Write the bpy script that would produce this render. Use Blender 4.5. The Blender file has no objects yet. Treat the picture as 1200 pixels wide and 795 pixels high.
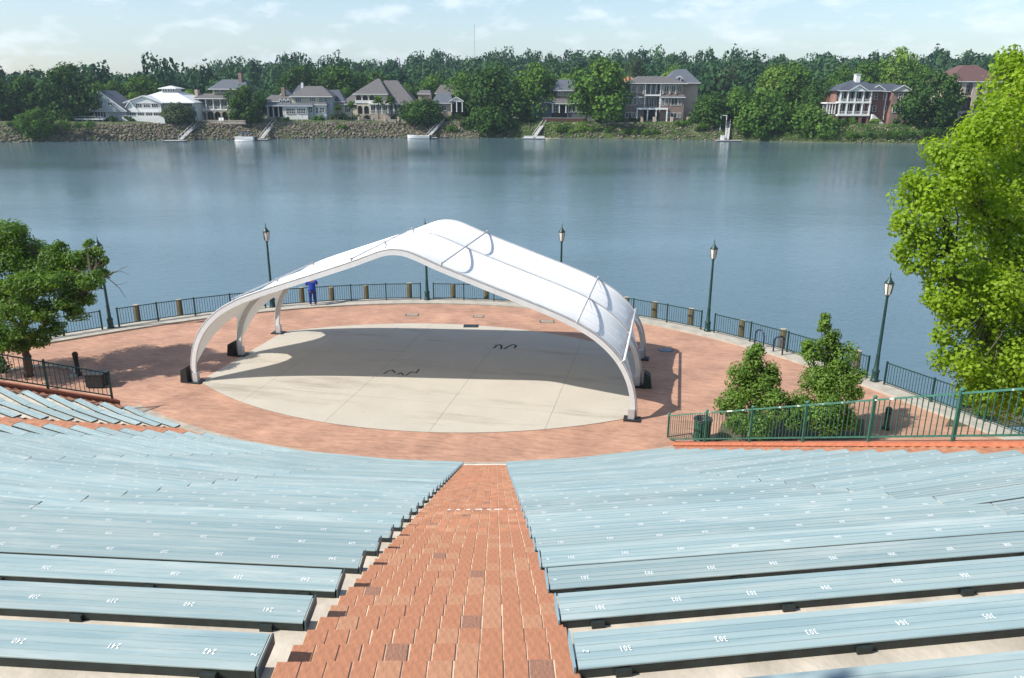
import bpy, bmesh, math, random
import numpy as np
from mathutils import Vector, Matrix

rnd = random.Random(7)
nr = np.random.default_rng(11)
SC = bpy.context.scene
COL = SC.collection
R = math.radians

# ------------------------------------------------------------------ camera, sky, sun, exposure
CAMH, PITCH, ROLL, FPX, CX, CY = 12.7, 17.5, 0.3, 915.0, 600.0, 397.5      # photograph is 1200 x 795 px
_t, _r = R(PITCH), R(ROLL)
FWD = np.array([0, math.cos(_t), -math.sin(_t)])
_r0 = np.array([1.0, 0, 0]); _u0 = np.cross(_r0, FWD)
RGT = math.cos(_r) * _r0 + math.sin(_r) * _u0
UPV = -math.sin(_r) * _r0 + math.cos(_r) * _u0
EYE = np.array([0, 0, CAMH])
cd = bpy.data.cameras.new('camera'); cam = bpy.data.objects.new('camera', cd); COL.objects.link(cam)
cd.sensor_width = 36; cd.lens = FPX / 1200 * 36; cd.clip_start = 0.1; cd.clip_end = 9000
m = Matrix.Identity(4)
for i in range(3):
    m[i][0] = RGT[i]; m[i][1] = UPV[i]; m[i][2] = -FWD[i]; m[i][3] = EYE[i]
cam.matrix_world = m; SC.camera = cam

SUN_EL, SUN_AZ = 43.0, 200.5            # elevation, compass of the sun (degrees, counter-clockwise from +x)
sdir = Vector((math.cos(R(SUN_AZ)) * math.cos(R(SUN_EL)), math.sin(R(SUN_AZ)) * math.cos(R(SUN_EL)), math.sin(R(SUN_EL))))
sl = bpy.data.lights.new('sun', 'SUN'); sl.energy = 4.6; sl.angle = R(0.53); sl.color = (1.0, 0.955, 0.88)
so = bpy.data.objects.new('sun', sl); COL.objects.link(so); so.rotation_euler = sdir.to_track_quat('Z', 'Y').to_euler()
so.location = (-60, -20, 60)

W = bpy.data.worlds.new('World'); SC.world = W; W.use_nodes = True
wn, wl = W.node_tree.nodes, W.node_tree.links
wn.clear()
wo = wn.new('ShaderNodeOutputWorld'); bg = wn.new('ShaderNodeBackground'); sky = wn.new('ShaderNodeTexSky')
sky.sky_type = 'NISHITA'; sky.sun_disc = False; sky.sun_elevation = R(SUN_EL); sky.sun_rotation = R(90 - SUN_AZ)
sky.air_density = 1.0; sky.dust_density = 0.8; sky.ozone_density = 1.6; sky.altitude = 40
bg.inputs[1].default_value = 0.117
# thin fair-weather clouds, the same all round the sky
tc = wn.new('ShaderNodeTexCoord'); sep = wn.new('ShaderNodeSeparateXYZ'); wl.new(tc.outputs['Generated'], sep.inputs[0])
mpz = wn.new('ShaderNodeMapping'); mpz.inputs['Scale'].default_value = (1.0, 1.0, 2.6); wl.new(tc.outputs['Generated'], mpz.inputs[0])
cn = wn.new('ShaderNodeTexNoise'); cn.inputs['Scale'].default_value = 17.0; cn.inputs['Detail'].default_value = 9; cn.inputs['Roughness'].default_value = 0.58
wl.new(mpz.outputs[0], cn.inputs[0])
cr = wn.new('ShaderNodeValToRGB'); cr.color_ramp.elements[0].position = 0.5; cr.color_ramp.elements[1].position = 0.68
cr.color_ramp.elements[0].color = (0, 0, 0, 1); cr.color_ramp.elements[1].color = (.45, .45, .45, 1)
wl.new(cn.outputs[0], cr.inputs[0])
cmix = wn.new('ShaderNodeMixRGB'); cmix.blend_type = 'MIX'; cmix.inputs[2].default_value = (7.6, 7.9, 8.2, 1)
wl.new(cr.outputs[0], cmix.inputs[0]); wl.new(sky.outputs[0], cmix.inputs[1])
wl.new(cmix.outputs[0], bg.inputs[0]); wl.new(bg.outputs[0], wo.inputs[0])
vs = SC.view_settings
vs.view_transform = 'Standard'; vs.look = 'None'; vs.gamma = 1.0; vs.use_curve_mapping = False; vs.exposure = 0.58
SC.render.engine = 'CYCLES'
HAZE = 0.00015
cy = SC.cycles
cy.use_denoising = True; cy.max_bounces = 8; cy.transparent_max_bounces = 8; cy.volume_bounces = 0
cy.caustics_reflective = False; cy.caustics_refractive = False; cy.sample_clamp_indirect = 6

# ------------------------------------------------------------------ picture <-> place
def ray(x, y): return FWD + RGT * (x - CX) / FPX - UPV * (y - CY) / FPX
def gz(x, y, z=0.0):
    d = ray(x, y); return EYE + d * ((z - CAMH) / d[2])
def gy(x, y, Y):
    d = ray(x, y); return EYE + d * (Y / d[1])
def gd(x, y, dep): return EYE + ray(x, y) * dep
def proj(p):
    q = np.asarray(p, float) - EYE; z = q @ FWD
    return CX + FPX * (q @ RGT) / z, CY - FPX * (q @ UPV) / z

# ------------------------------------------------------------------ materials
MATS = {}
def nodes(name):
    mt = bpy.data.materials.new(name); mt.use_nodes = True
    n, l = mt.node_tree.nodes, mt.node_tree.links
    return mt, n, l, n['Principled BSDF']
def lum(c, k): return tuple(min(1, max(0, v * k)) for v in c)
def mat(name, col, rough=0.7, var=0.15, scale=3.0, bump=0.0, metal=0.0, col2=None, stretch=None, spec=0.5, detail=5, bscale=None):
    """plain procedural surface: base colour wandering between two tones with noise, optional fine relief"""
    if name in MATS: return MATS[name]
    mt, n, l, b = nodes(name)
    c = n.new('ShaderNodeTexCoord'); mp = n.new('ShaderNodeMapping'); l.new(c.outputs['Object'], mp.inputs[0])
    if stretch: mp.inputs['Scale'].default_value = stretch
    t = n.new('ShaderNodeTexNoise'); t.inputs['Scale'].default_value = scale; t.inputs['Detail'].default_value = detail
    l.new(mp.outputs[0], t.inputs[0])
    rp = n.new('ShaderNodeValToRGB'); l.new(t.outputs[0], rp.inputs[0])
    rp.color_ramp.elements[0].position = 0.3; rp.color_ramp.elements[1].position = 0.7
    rp.color_ramp.elements[0].color = (*lum(col, 1 - var), 1); rp.color_ramp.elements[1].color = (*(col2 or lum(col, 1 + var)), 1)
    l.new(rp.outputs[0], b.inputs['Base Color'])
    b.inputs['Roughness'].default_value = rough; b.inputs['Metallic'].default_value = metal
    b.inputs['Specular IOR Level'].default_value = spec
    if bump:
        t2 = n.new('ShaderNodeTexNoise'); t2.inputs['Scale'].default_value = bscale or scale * 8; t2.inputs['Detail'].default_value = 4
        l.new(mp.outputs[0], t2.inputs[0])
        bm = n.new('ShaderNodeBump'); bm.inputs['Strength'].default_value = bump; bm.inputs['Distance'].default_value = 0.02
        l.new(t2.outputs[0], bm.inputs['Height']); l.new(bm.outputs[0], b.inputs['Normal'])
    MATS[name] = mt
    return mt

def leaf_mat(name, dark, light, trans=0.35, rough=0.55, spec=0.3):
    if name in MATS: return MATS[name]
    mt, n, l, b = nodes(name)
    at = n.new('ShaderNodeAttribute'); at.attribute_name = 'tint'
    rp = n.new('ShaderNodeValToRGB'); l.new(at.outputs['Fac'], rp.inputs[0])
    rp.color_ramp.elements[0].color = (*dark, 1); rp.color_ramp.elements[1].color = (*light, 1)
    l.new(rp.outputs[0], b.inputs['Base Color']); b.inputs['Roughness'].default_value = rough
    b.inputs['Specular IOR Level'].default_value = spec
    tr = n.new('ShaderNodeBsdfTranslucent'); mx = n.new('ShaderNodeMixShader'); mx.inputs[0].default_value = trans
    hs = n.new('ShaderNodeHueSaturation'); hs.inputs['Value'].default_value = 1.5; hs.inputs['Saturation'].default_value = 1.1
    l.new(rp.outputs[0], hs.inputs['Color']); l.new(hs.outputs[0], tr.inputs[0])
    l.new(b.outputs[0], mx.inputs[1]); l.new(tr.outputs[0], mx.inputs[2]); l.new(mx.outputs[0], n['Material Output'].inputs[0])
    MATS[name] = mt
    return mt

def brick_mat(name, c1, c2, mortar, bw=0.2, bh=0.1, msize=0.006, rot=0.0, stain=None, rough=0.85):
    if name in MATS: return MATS[name]
    mt, n, l, b = nodes(name)
    c = n.new('ShaderNodeTexCoord'); mp = n.new('ShaderNodeMapping'); l.new(c.outputs['Object'], mp.inputs[0])
    mp.inputs['Rotation'].default_value = (0, 0, rot)
    bt = n.new('ShaderNodeTexBrick'); l.new(mp.outputs[0], bt.inputs[0])
    bt.inputs['Scale'].default_value = 1.0; bt.inputs['Brick Width'].default_value = bw; bt.inputs['Row Height'].default_value = bh
    bt.inputs['Mortar Size'].default_value = msize; bt.inputs['Mortar Smooth'].default_value = 0.3
    bt.inputs['Color1'].default_value = (*c1, 1); bt.inputs['Color2'].default_value = (*c2, 1); bt.inputs['Mortar'].default_value = (*mortar, 1)
    t = n.new('ShaderNodeTexNoise'); t.inputs['Scale'].default_value = 0.55; t.inputs['Detail'].default_value = 7; t.inputs['Roughness'].default_value = 0.65
    l.new(c.outputs['Object'], t.inputs[0])
    rp = n.new('ShaderNodeValToRGB'); l.new(t.outputs[0], rp.inputs[0])
    rp.color_ramp.elements[0].position = 0.32; rp.color_ramp.elements[1].position = 0.68
    rp.color_ramp.elements[0].color = (0.72, 0.71, 0.71, 1); rp.color_ramp.elements[1].color = (1.12, 1.1, 1.08, 1)
    mx = n.new('ShaderNodeMixRGB'); mx.blend_type = 'MULTIPLY'; mx.inputs[0].default_value = 1
    l.new(bt.outputs[0], mx.inputs[1]); l.new(rp.outputs[0], mx.inputs[2])
    # scattered darker courses
    w2 = n.new('ShaderNodeTexNoise'); w2.inputs['Scale'].default_value = 2.3; w2.inputs['Detail'].default_value = 3
    mp2 = n.new('ShaderNodeMapping'); mp2.inputs['Scale'].default_value = (0.5, 2.6, 1); l.new(mp.outputs[0], mp2.inputs[0]); l.new(mp2.outputs[0], w2.inputs[0])
    r2 = n.new('ShaderNodeValToRGB'); r2.color_ramp.elements[0].position = 0.3; r2.color_ramp.elements[1].position = 0.6
    r2.color_ramp.elements[0].color = (0.8, 0.78, 0.78, 1); r2.color_ramp.elements[1].color = (1.05, 1.05, 1.05, 1); l.new(w2.outputs[0], r2.inputs[0])
    m2 = n.new('ShaderNodeMixRGB'); m2.blend_type = 'MULTIPLY'; m2.inputs[0].default_value = 1
    l.new(mx.outputs[0], m2.inputs[1]); l.new(r2.outputs[0], m2.inputs[2])
    l.new(m2.outputs[0], b.inputs['Base Color']); b.inputs['Roughness'].default_value = rough
    bm = n.new('ShaderNodeBump'); bm.inputs['Strength'].default_value = 0.35; bm.inputs['Distance'].default_value = 0.01; bm.invert = True
    l.new(bt.outputs['Fac'], bm.inputs['Height']); l.new(bm.outputs[0], b.inputs['Normal'])
    MATS[name] = mt
    return mt

# ------------------------------------------------------------------ object helpers
def tag(o, label=None, cat=None, group=None, kind=None):
    if label: o['label'] = label
    if cat: o['category'] = cat
    if group: o['group'] = group
    if kind: o['kind'] = kind
    return o
def empty(name, loc, label=None, cat=None, group=None, rz=0.0):
    o = bpy.data.objects.new(name, None); COL.objects.link(o); o.location = loc; o.rotation_euler = (0, 0, rz)
    o.empty_display_size = 0.2
    return tag(o, label, cat, group)
def link(name, me, parent=None, loc=None, rot=None):
    o = bpy.data.objects.new(name, me); COL.objects.link(o)
    if parent is not None: o.parent = parent
    if loc is not None: o.location = loc
    if rot is not None: o.rotation_euler = rot
    return o

class MB:
    """collects faces in world (or local) coordinates and links them as one mesh"""
    def __init__(s): s.v = []; s.f = []; s.mi = []
    def add(s, vs, fs, mi=0):
        b = len(s.v); s.v += [tuple(map(float, p)) for p in vs]; s.f += [tuple(b + i for i in f) for f in fs]; s.mi += [mi] * len(fs)
        return s
    def box(s, x0, x1, y0, y1, z0, z1, mi=0):
        return s.hexa([(x0, y0), (x1, y0), (x1, y1), (x0, y1)], z0, z1, mi)
    def hexa(s, poly, z0, z1, mi=0):
        """prism over a counter-clockwise plan polygon; z0/z1 numbers or one per corner"""
        n = len(poly)
        a = z0 if hasattr(z0, '__len__') else [z0] * n; c = z1 if hasattr(z1, '__len__') else [z1] * n
        vs = [(p[0], p[1], a[i]) for i, p in enumerate(poly)] + [(p[0], p[1], c[i]) for i, p in enumerate(poly)]
        fs = [tuple(range(n))[::-1], tuple(range(n, 2 * n))] + [(i, (i + 1) % n, n + (i + 1) % n, n + i) for i in range(n)]
        return s.add(vs, fs, mi)
    def obox(s, c, ax, ay, az, mi=0):
        c, ax, ay, az = [np.asarray(q, float) for q in (c, ax, ay, az)]
        vs = [c + i * ax + j * ay + k * az for k in (-1, 1) for j in (-1, 1) for i in (-1, 1)]
        return s.add(vs, [(0, 2, 3, 1), (4, 5, 7, 6), (0, 1, 5, 4), (2, 6, 7, 3), (0, 4, 6, 2), (1, 3, 7, 5)], mi)
    def bar(s, a, b, w, h, up=(0, 0, 1), mi=0):
        a, b = np.asarray(a, float), np.asarray(b, float); d = b - a; L = np.linalg.norm(d)
        if L < 1e-6: return s
        d /= L; sx = np.cross(d, up); nn = np.linalg.norm(sx)
        if nn < 1e-4: sx = np.cross(d, (1, 0, 0)); nn = np.linalg.norm(sx)
        sx /= nn; sy = np.cross(sx, d)
        return s.obox((a + b) / 2, d * L / 2, sx * w / 2, sy * h / 2, mi)
    def tube(s, pts, rads, n=8, cap=True, mi=0):
        pts = [np.asarray(p, float) for p in pts]
        if not hasattr(rads, '__len__'): rads = [rads] * len(pts)
        vs = []; ref = None
        for i, p in enumerate(pts):
            d = pts[min(i + 1, len(pts) - 1)] - pts[max(i - 1, 0)]; d = d / (np.linalg.norm(d) + 1e-9)
            if ref is None:
                ref = np.array([1.0, 0, 0]) if abs(d[0]) < 0.8 else np.array([0, 1.0, 0])
            a = ref - d * (ref @ d); a /= np.linalg.norm(a) + 1e-9; ref = a; b = np.cross(d, a)
            vs += [p + rads[i] * (math.cos(2 * math.pi * k / n) * a + math.sin(2 * math.pi * k / n) * b) for k in range(n)]
        fs = [(i * n + k, i * n + (k + 1) % n, (i + 1) * n + (k + 1) % n, (i + 1) * n + k) for i in range(len(pts) - 1) for k in range(n)]
        if cap: fs += [tuple(range(n))[::-1], tuple(range((len(pts) - 1) * n, len(pts) * n))]
        return s.add(vs, fs, mi)
    def lathe(s, prof, c=(0, 0, 0), n=12, mi=0):
        """prof: (radius, z) list bottom to top"""
        return s.tube([(c[0], c[1], c[2] + z) for _, z in prof], [r for r, _ in prof], n, True, mi) if False else s._lathe(prof, c, n, mi)
    def _lathe(s, prof, c, n, mi):
        vs = [(c[0] + r * math.cos(2 * math.pi * k / n), c[1] + r * math.sin(2 * math.pi * k / n), c[2] + z) for r, z in prof for k in range(n)]
        fs = [(i * n + k, i * n + (k + 1) % n, (i + 1) * n + (k + 1) % n, (i + 1) * n + k) for i in range(len(prof) - 1) for k in range(n)]
        fs += [tuple(range(n))[::-1], tuple(range((len(prof) - 1) * n, len(prof) * n))]
        return s.add(vs, fs, mi)
    def mesh(s, name, mats, smooth=False, origin=None):
        me = bpy.data.meshes.new(name)
        v = s.v if origin is None else [(p[0] - origin[0], p[1] - origin[1], p[2] - origin[2]) for p in s.v]
        me.from_pydata(v, [], s.f)
        for mt in (mats if isinstance(mats, (list, tuple)) else [mats]): me.materials.append(mt)
        if any(s.mi): me.polygons.foreach_set('material_index', s.mi)
        if smooth: me.polygons.foreach_set('use_smooth', [True] * len(s.f))
        me.update()
        return me
    def build(s, name, mats, parent=None, smooth=False):
        """vertices are in world space; the child's mesh is stored relative to its (unrotated) parents"""
        og = np.zeros(3); p = parent
        while p is not None: og = og + np.array(p.location); p = p.parent
        return link(name, s.mesh(name, mats, smooth, og if parent is not None else None), parent)

def np_mesh(name, V, F, mt, parent=None, tint=None, smooth=False, origin=None):
    V = np.asarray(V, np.float32).reshape(-1, 3); F = np.asarray(F, np.int32); k = F.shape[1]
    if parent is not None:
        og = np.zeros(3); p = parent
        while p is not None: og = og + np.array(p.location); p = p.parent
        V = V - og.astype(np.float32)
    me = bpy.data.meshes.new(name); me.vertices.add(len(V)); me.vertices.foreach_set('co', V.ravel())
    me.loops.add(F.size); me.loops.foreach_set('vertex_index', F.ravel())
    me.polygons.add(len(F)); me.polygons.foreach_set('loop_start', np.arange(0, F.size, k, dtype=np.int32))
    if smooth: me.polygons.foreach_set('use_smooth', np.ones(len(F), bool))
    me.materials.append(mt)
    if tint is not None:
        a = me.attributes.new('tint', 'FLOAT', 'FACE'); a.data.foreach_set('value', np.asarray(tint, np.float32))
    me.update(calc_edges=True)
    return link(name, me, parent)

def leaf_quads(P, N, size, fold=0.25, slim=0.55, rng=nr):
    """leaf-shaped folded quads at points P facing roughly N"""
    n = len(P); N = N + rng.normal(0, 0.45, (n, 3)); N /= np.linalg.norm(N, axis=1)[:, None] + 1e-9
    T = rng.normal(0, 1, (n, 3)); T -= N * (T * N).sum(1)[:, None]; T /= np.linalg.norm(T, axis=1)[:, None] + 1e-9
    B = np.cross(N, T); sz = np.asarray(size).reshape(-1, 1) * rng.uniform(0.7, 1.3, (n, 1))
    V = np.stack([P - T * sz * .5, P + B * sz * slim * .5 - N * sz * fold * .3, P + T * sz * .5, P - B * sz * slim * .5 - N * sz * fold * .3], 1)
    F = np.arange(n * 4).reshape(n, 4)
    return V.reshape(-1, 3), F

def blob_points(blobs, n, rng=nr, shell=0.35, holes=0.0):
    """points near the skin of a set of ellipsoids (cx,cy,cz,rx,ry,rz); normals point out and a little up; tint is random by clump"""
    blobs = np.asarray(blobs, float); wgt = (blobs[:, 3] * blobs[:, 4] + blobs[:, 4] * blobs[:, 5] + blobs[:, 3] * blobs[:, 5]); wgt /= wgt.sum()
    idx = rng.choice(len(blobs), n, p=wgt)
    d = rng.normal(0, 1, (n, 3)); d /= np.linalg.norm(d, axis=1)[:, None]
    rr = 1 - shell * rng.random(n) ** 1.6
    P = blobs[idx, :3] + d * blobs[idx, 3:6] * rr[:, None]
    Nn = d / blobs[idx, 3:6]; Nn /= np.linalg.norm(Nn, axis=1)[:, None]; Nn[:, 2] += 0.35
    bt = rng.random(len(blobs))
    tint = np.clip(0.5 * bt[idx] + 0.5 * rng.random(n), 0, 1)
    return P, Nn, tint
# ================================================================== materials of the near bank
def stage_mat():
    mt, n, l, b = nodes('stage_concrete')
    c = n.new('ShaderNodeTexCoord'); mp = n.new('ShaderNodeMapping'); mp.inputs['Rotation'].default_value = (0, 0, R(12)); l.new(c.outputs['Object'], mp.inputs[0])
    def ns(sc, st, dt, ro, p0, p1, c0, c1):
        m_ = n.new('ShaderNodeMapping'); m_.inputs['Scale'].default_value = st; l.new(mp.outputs[0], m_.inputs[0])
        t = n.new('ShaderNodeTexNoise'); t.inputs['Scale'].default_value = sc; t.inputs['Detail'].default_value = dt; t.inputs['Roughness'].default_value = ro; l.new(m_.outputs[0], t.inputs[0])
        r = n.new('ShaderNodeValToRGB'); r.color_ramp.elements[0].position = p0; r.color_ramp.elements[1].position = p1; r.color_ramp.elements[0].color = (*c0, 1); r.color_ramp.elements[1].color = (*c1, 1); l.new(t.outputs[0], r.inputs[0]); return r
    a = ns(.45, (1, 1, 1), 9, .6, .3, .7, (.415, .38, .315), (.465, .425, .355))
    st_ = ns(.22, (.35, 2.2, 1), 7, .7, .30, .46, (.66, .64, .60), (1, 1, 1)); sp = ns(5, (1, 1, 1), 6, .75, .28, .42, (.8, .78, .74), (1, 1, 1))
    m1 = n.new('ShaderNodeMixRGB'); m1.blend_type = 'MULTIPLY'; m1.inputs[0].default_value = 1; l.new(a.outputs[0], m1.inputs[1]); l.new(st_.outputs[0], m1.inputs[2])
    m2 = n.new('ShaderNodeMixRGB'); m2.blend_type = 'MULTIPLY'; m2.inputs[0].default_value = 1; l.new(m1.outputs[0], m2.inputs[1]); l.new(sp.outputs[0], m2.inputs[2])
    l.new(m2.outputs[0], b.inputs['Base Color']); b.inputs['Roughness'].default_value = .85
    return mt
M_conc = stage_mat()
M_conc2 = mat('terrace_concrete', (0.47, 0.42, 0.345), 0.9, 0.26, 2.6, 0.3, detail=10)
M_kerb = mat('kerb_concrete', (0.37, 0.34, 0.285), 0.9, 0.18, 2.0, 0.2, detail=8)
M_pave = brick_mat('paving_brick', (0.475, 0.262, 0.172), (0.405, 0.213, 0.14), (0.42, 0.31, 0.225), 0.21, 0.105, 0.008, R(11))
M_brick = mat('stair_brick', (0.40, 0.175, 0.095), 0.85, 0.2, 5, 0.35, detail=6)
M_brickd = mat('stair_brick_dark', (0.29, 0.145, 0.095), 0.85, 0.25, 9, 0.35)
M_brickl = mat('stair_brick_pale', (0.42, 0.21, 0.12), 0.85, 0.2, 5, 0.35)
M_mortar = mat('mortar', (0.60, 0.47, 0.33), 0.95, 0.25, 6, 0.2)
M_coping = mat('coping_brick', (0.46, 0.155, 0.08), 0.8, 0.22, 7, 0.25)
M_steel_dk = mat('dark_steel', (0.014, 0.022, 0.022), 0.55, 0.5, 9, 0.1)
M_green = mat('green_paint', (0.018, 0.085, 0.062), 0.38, 0.25, 6, 0.05, col2=(0.04, 0.14, 0.10))
M_greend = mat('dark_green_paint', (0.010, 0.042, 0.038), 0.4, 0.25, 6, 0.05)
M_white = mat('white_print', (0.80, 0.81, 0.80), 0.6, 0.08, 60)
M_black = mat('black_cover', (0.012, 0.012, 0.013), 0.7, 0.3, 5, 0.1)
M_wood = mat('piling_wood', (0.085, 0.065, 0.03), 0.9, 0.4, 5, 0.6, stretch=(1, 1, 0.15), col2=(0.14, 0.115, 0.06))
M_woodtop = mat('piling_top', (0.34, 0.29, 0.21), 0.9, 0.3, 9, 0.4)
M_alu = mat('galvanised_steel', (0.52, 0.53, 0.54), 0.42, 0.1, 4, 0.0, metal=0.35)
M_bark = mat('bark', (0.10, 0.075, 0.055), 0.95, 0.4, 9, 0.7, stretch=(1, 1, .3))
M_soil = mat('bed_soil', (0.10, 0.075, 0.05), 1.0, 0.4, 5, 0.6, col2=(0.13, 0.12, 0.06))

def worn_green():
    mt, n, l, b = nodes('worn_green_paint')
    c = n.new('ShaderNodeTexCoord'); t = n.new('ShaderNodeTexNoise'); t.inputs['Scale'].default_value = 3.2; t.inputs['Detail'].default_value = 7
    l.new(c.outputs['Object'], t.inputs[0])
    rp = n.new('ShaderNodeValToRGB'); l.new(t.outputs[0], rp.inputs[0]); e = rp.color_ramp.elements
    e[0].position = 0.2; e[0].color = (0.03, 0.12, 0.085, 1); e[1].position = 0.60; e[1].color = (0.055, 0.175, 0.13, 1)
    a = e.new(0.66); a.color = (0.62, 0.6, 0.55, 1)
    l.new(rp.outputs[0], b.inputs['Base Color']); b.inputs['Roughness'].default_value = 0.45
    return mt
M_gworn = worn_green()

def bench_paint():
    mt, n, l, b = nodes('bench_blue_paint')
    c = n.new('ShaderNodeTexCoord'); oi = n.new('ShaderNodeObjectInfo')
    sc = n.new('ShaderNodeVectorMath'); sc.operation = 'SCALE'; sc.inputs['Scale'].default_value = 37.0
    cb = n.new('ShaderNodeCombineXYZ')
    for k in range(3): l.new(oi.outputs['Random'], cb.inputs[k])
    l.new(cb.outputs[0], sc.inputs[0])
    ad = n.new('ShaderNodeVectorMath'); ad.operation = 'ADD'; l.new(c.outputs['Object'], ad.inputs[0]); l.new(sc.outputs[0], ad.inputs[1])
    mp = n.new('ShaderNodeMapping'); mp.inputs['Scale'].default_value = (0.35, 11.0, 1.0); l.new(ad.outputs[0], mp.inputs[0])
    t = n.new('ShaderNodeTexNoise'); t.inputs['Scale'].default_value = 1.6; t.inputs['Detail'].default_value = 6; t.inputs['Roughness'].default_value = 0.55
    l.new(mp.outputs[0], t.inputs[0])
    rp = n.new('ShaderNodeValToRGB'); l.new(t.outputs[0], rp.inputs[0]); e = rp.color_ramp.elements
    e[0].position = 0.30; e[0].color = (0.212, 0.305, 0.328, 1); e[1].position = 0.70; e[1].color = (0.332, 0.40, 0.39, 1)
    a = e.new(0.5); a.color = (0.28, 0.368, 0.376, 1)
    # chalky wear where people sit
    mp2 = n.new('ShaderNodeMapping'); mp2.inputs['Scale'].default_value = (0.7, 5.0, 1.0); l.new(ad.outputs[0], mp2.inputs[0])
    t2 = n.new('ShaderNodeTexNoise'); t2.inputs['Scale'].default_value = 1.3; t2.inputs['Detail'].default_value = 9; t2.inputs['Roughness'].default_value = 0.68
    l.new(mp2.outputs[0], t2.inputs[0])
    r2 = n.new('ShaderNodeValToRGB'); l.new(t2.outputs[0], r2.inputs[0]); r2.color_ramp.elements[0].position = 0.51; r2.color_ramp.elements[1].position = 0.72
    r2.color_ramp.elements[0].color = (0, 0, 0, 1); r2.color_ramp.elements[1].color = (0.62, 0.62, 0.62, 1)
    mx = n.new('ShaderNodeMixRGB'); l.new(r2.outputs[0], mx.inputs[0]); l.new(rp.outputs[0], mx.inputs[1]); mx.inputs[2].default_value = (0.47, 0.515, 0.495, 1)
    # each plank weathered a little differently
    mr = n.new('ShaderNodeMapRange'); mr.inputs[3].default_value = 0.91; mr.inputs[4].default_value = 1.10; l.new(oi.outputs['Random'], mr.inputs[0])
    sc2 = n.new('ShaderNodeMixRGB'); sc2.blend_type = 'MULTIPLY'; sc2.inputs[0].default_value = 1; l.new(mx.outputs[0], sc2.inputs[1]); l.new(mr.outputs[0], sc2.inputs[2])
    l.new(sc2.outputs[0], b.inputs['Base Color']); b.inputs['Roughness'].default_value = 0.6; b.inputs['Specular IOR Level'].default_value = 0.3
    return mt
M_bench = bench_paint()
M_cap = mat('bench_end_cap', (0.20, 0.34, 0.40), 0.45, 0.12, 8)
M_cap_shade = mat('bench_end_cap_shaded', (0.045, 0.075, 0.085), 0.5, 0.2, 8)  # cap colour darkened to paint in shade on middle and left bench ends

# ================================================================== the bowl: rows are similar polygons about one centre
BC = np.array([-1.5, 51.2])
VX = [(-52, .955), (-45, .963), (-37.3, .970), (-30.1, .977), (-24.2, .984), (-19.8, .990), (-13.0, .995), (-5.9, .9976), (0.4, 1.0), (2.25, 1.0), (8.6, .995), (15.8, .990), (23, .980), (30, .972)]
def pol(ph, k=1.0): return np.array([math.sin(R(ph)), -math.cos(R(ph))]) * k
def kpoly(ph):
    for (a, ka), (b, kb) in zip(VX, VX[1:]):
        if a <= ph <= b:
            A, B = pol(a, ka), pol(b, kb); d = pol(ph); e = B - A
            return (A[0] * e[1] - A[1] * e[0]) / (d[0] * e[1] - d[1] * e[0])
    return 1.0
def bp(r, ph): return BC + r * kpoly(ph) * pol(ph)
RUN, RISE = 0.8533, 0.3865
def row_r(i): return 48.17 - i * RUN            # edge of the plank on the uphill side; 0 = row Z, 25 = row A
def seat_z(i): return 10.1 - i * RISE
def tread_z(i): return seat_z(i) - 0.45
AIS, AIS2, HALF, HL, HR = 1.30, -24.05, 0.73, 0.79, 0.72
def dphi(w, r): return math.degrees(w / r)
def left_end(i): return -33.3 - 0.4 * (25 - i)
RIGHT_END = 15.35
STW = 0.55                                        # side stairs
def wall_l(r): return left_end((48.17 - r) / RUN) - dphi(.8, r)
def wall_r(r): return 16.2 + dphi(STW, r)

# --- terraces
tb = MB()
for i in range(-9, 25):
    r0, r1 = row_r(i) - 0.1, row_r(i + 1) - 0.1
    z, zl = tread_z(i), (tread_z(i + 1) if i < 24 else -0.05)
    phs = [wall_l(r0) - .3] + [p for p, _ in VX if wall_l(r0) < p < wall_r(r0)] + [wall_r(r0) + .3]
    for a, b in zip(phs, phs[1:]):
        A0, B0, A1, B1 = bp(r0, a), bp(r0, b), bp(r1, a), bp(r1, b)
        tb.add([(*A0, z), (*B0, z), (*B1, z), (*A1, z), (*A1, zl), (*B1, zl)], [(0, 1, 2, 3), (3, 2, 5, 4)])
tag(tb.build('seating_terrace', M_conc2), 'stepped concrete terrace under the blue bench rows', kind='structure')
fk = MB()
phs = [wall_l(26.6)] + [p for p, _ in VX if wall_l(26.6) < p < wall_r(26.6)] + [wall_r(26.6)]
for a, b in zip(phs, phs[1:]):
    pl = [bp(26.72, a), bp(26.72, b), bp(25.75, b), bp(25.75, a)]
    fk.hexa(pl, -0.05, 0.02)
tag(fk.build('terrace_kerb', mat('terrace_kerb_concrete', (0.36, 0.31, 0.25), 0.9, 0.2, 2.0, 0.2)), 'pale concrete strip along the foot of the terraces', kind='structure')

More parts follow.
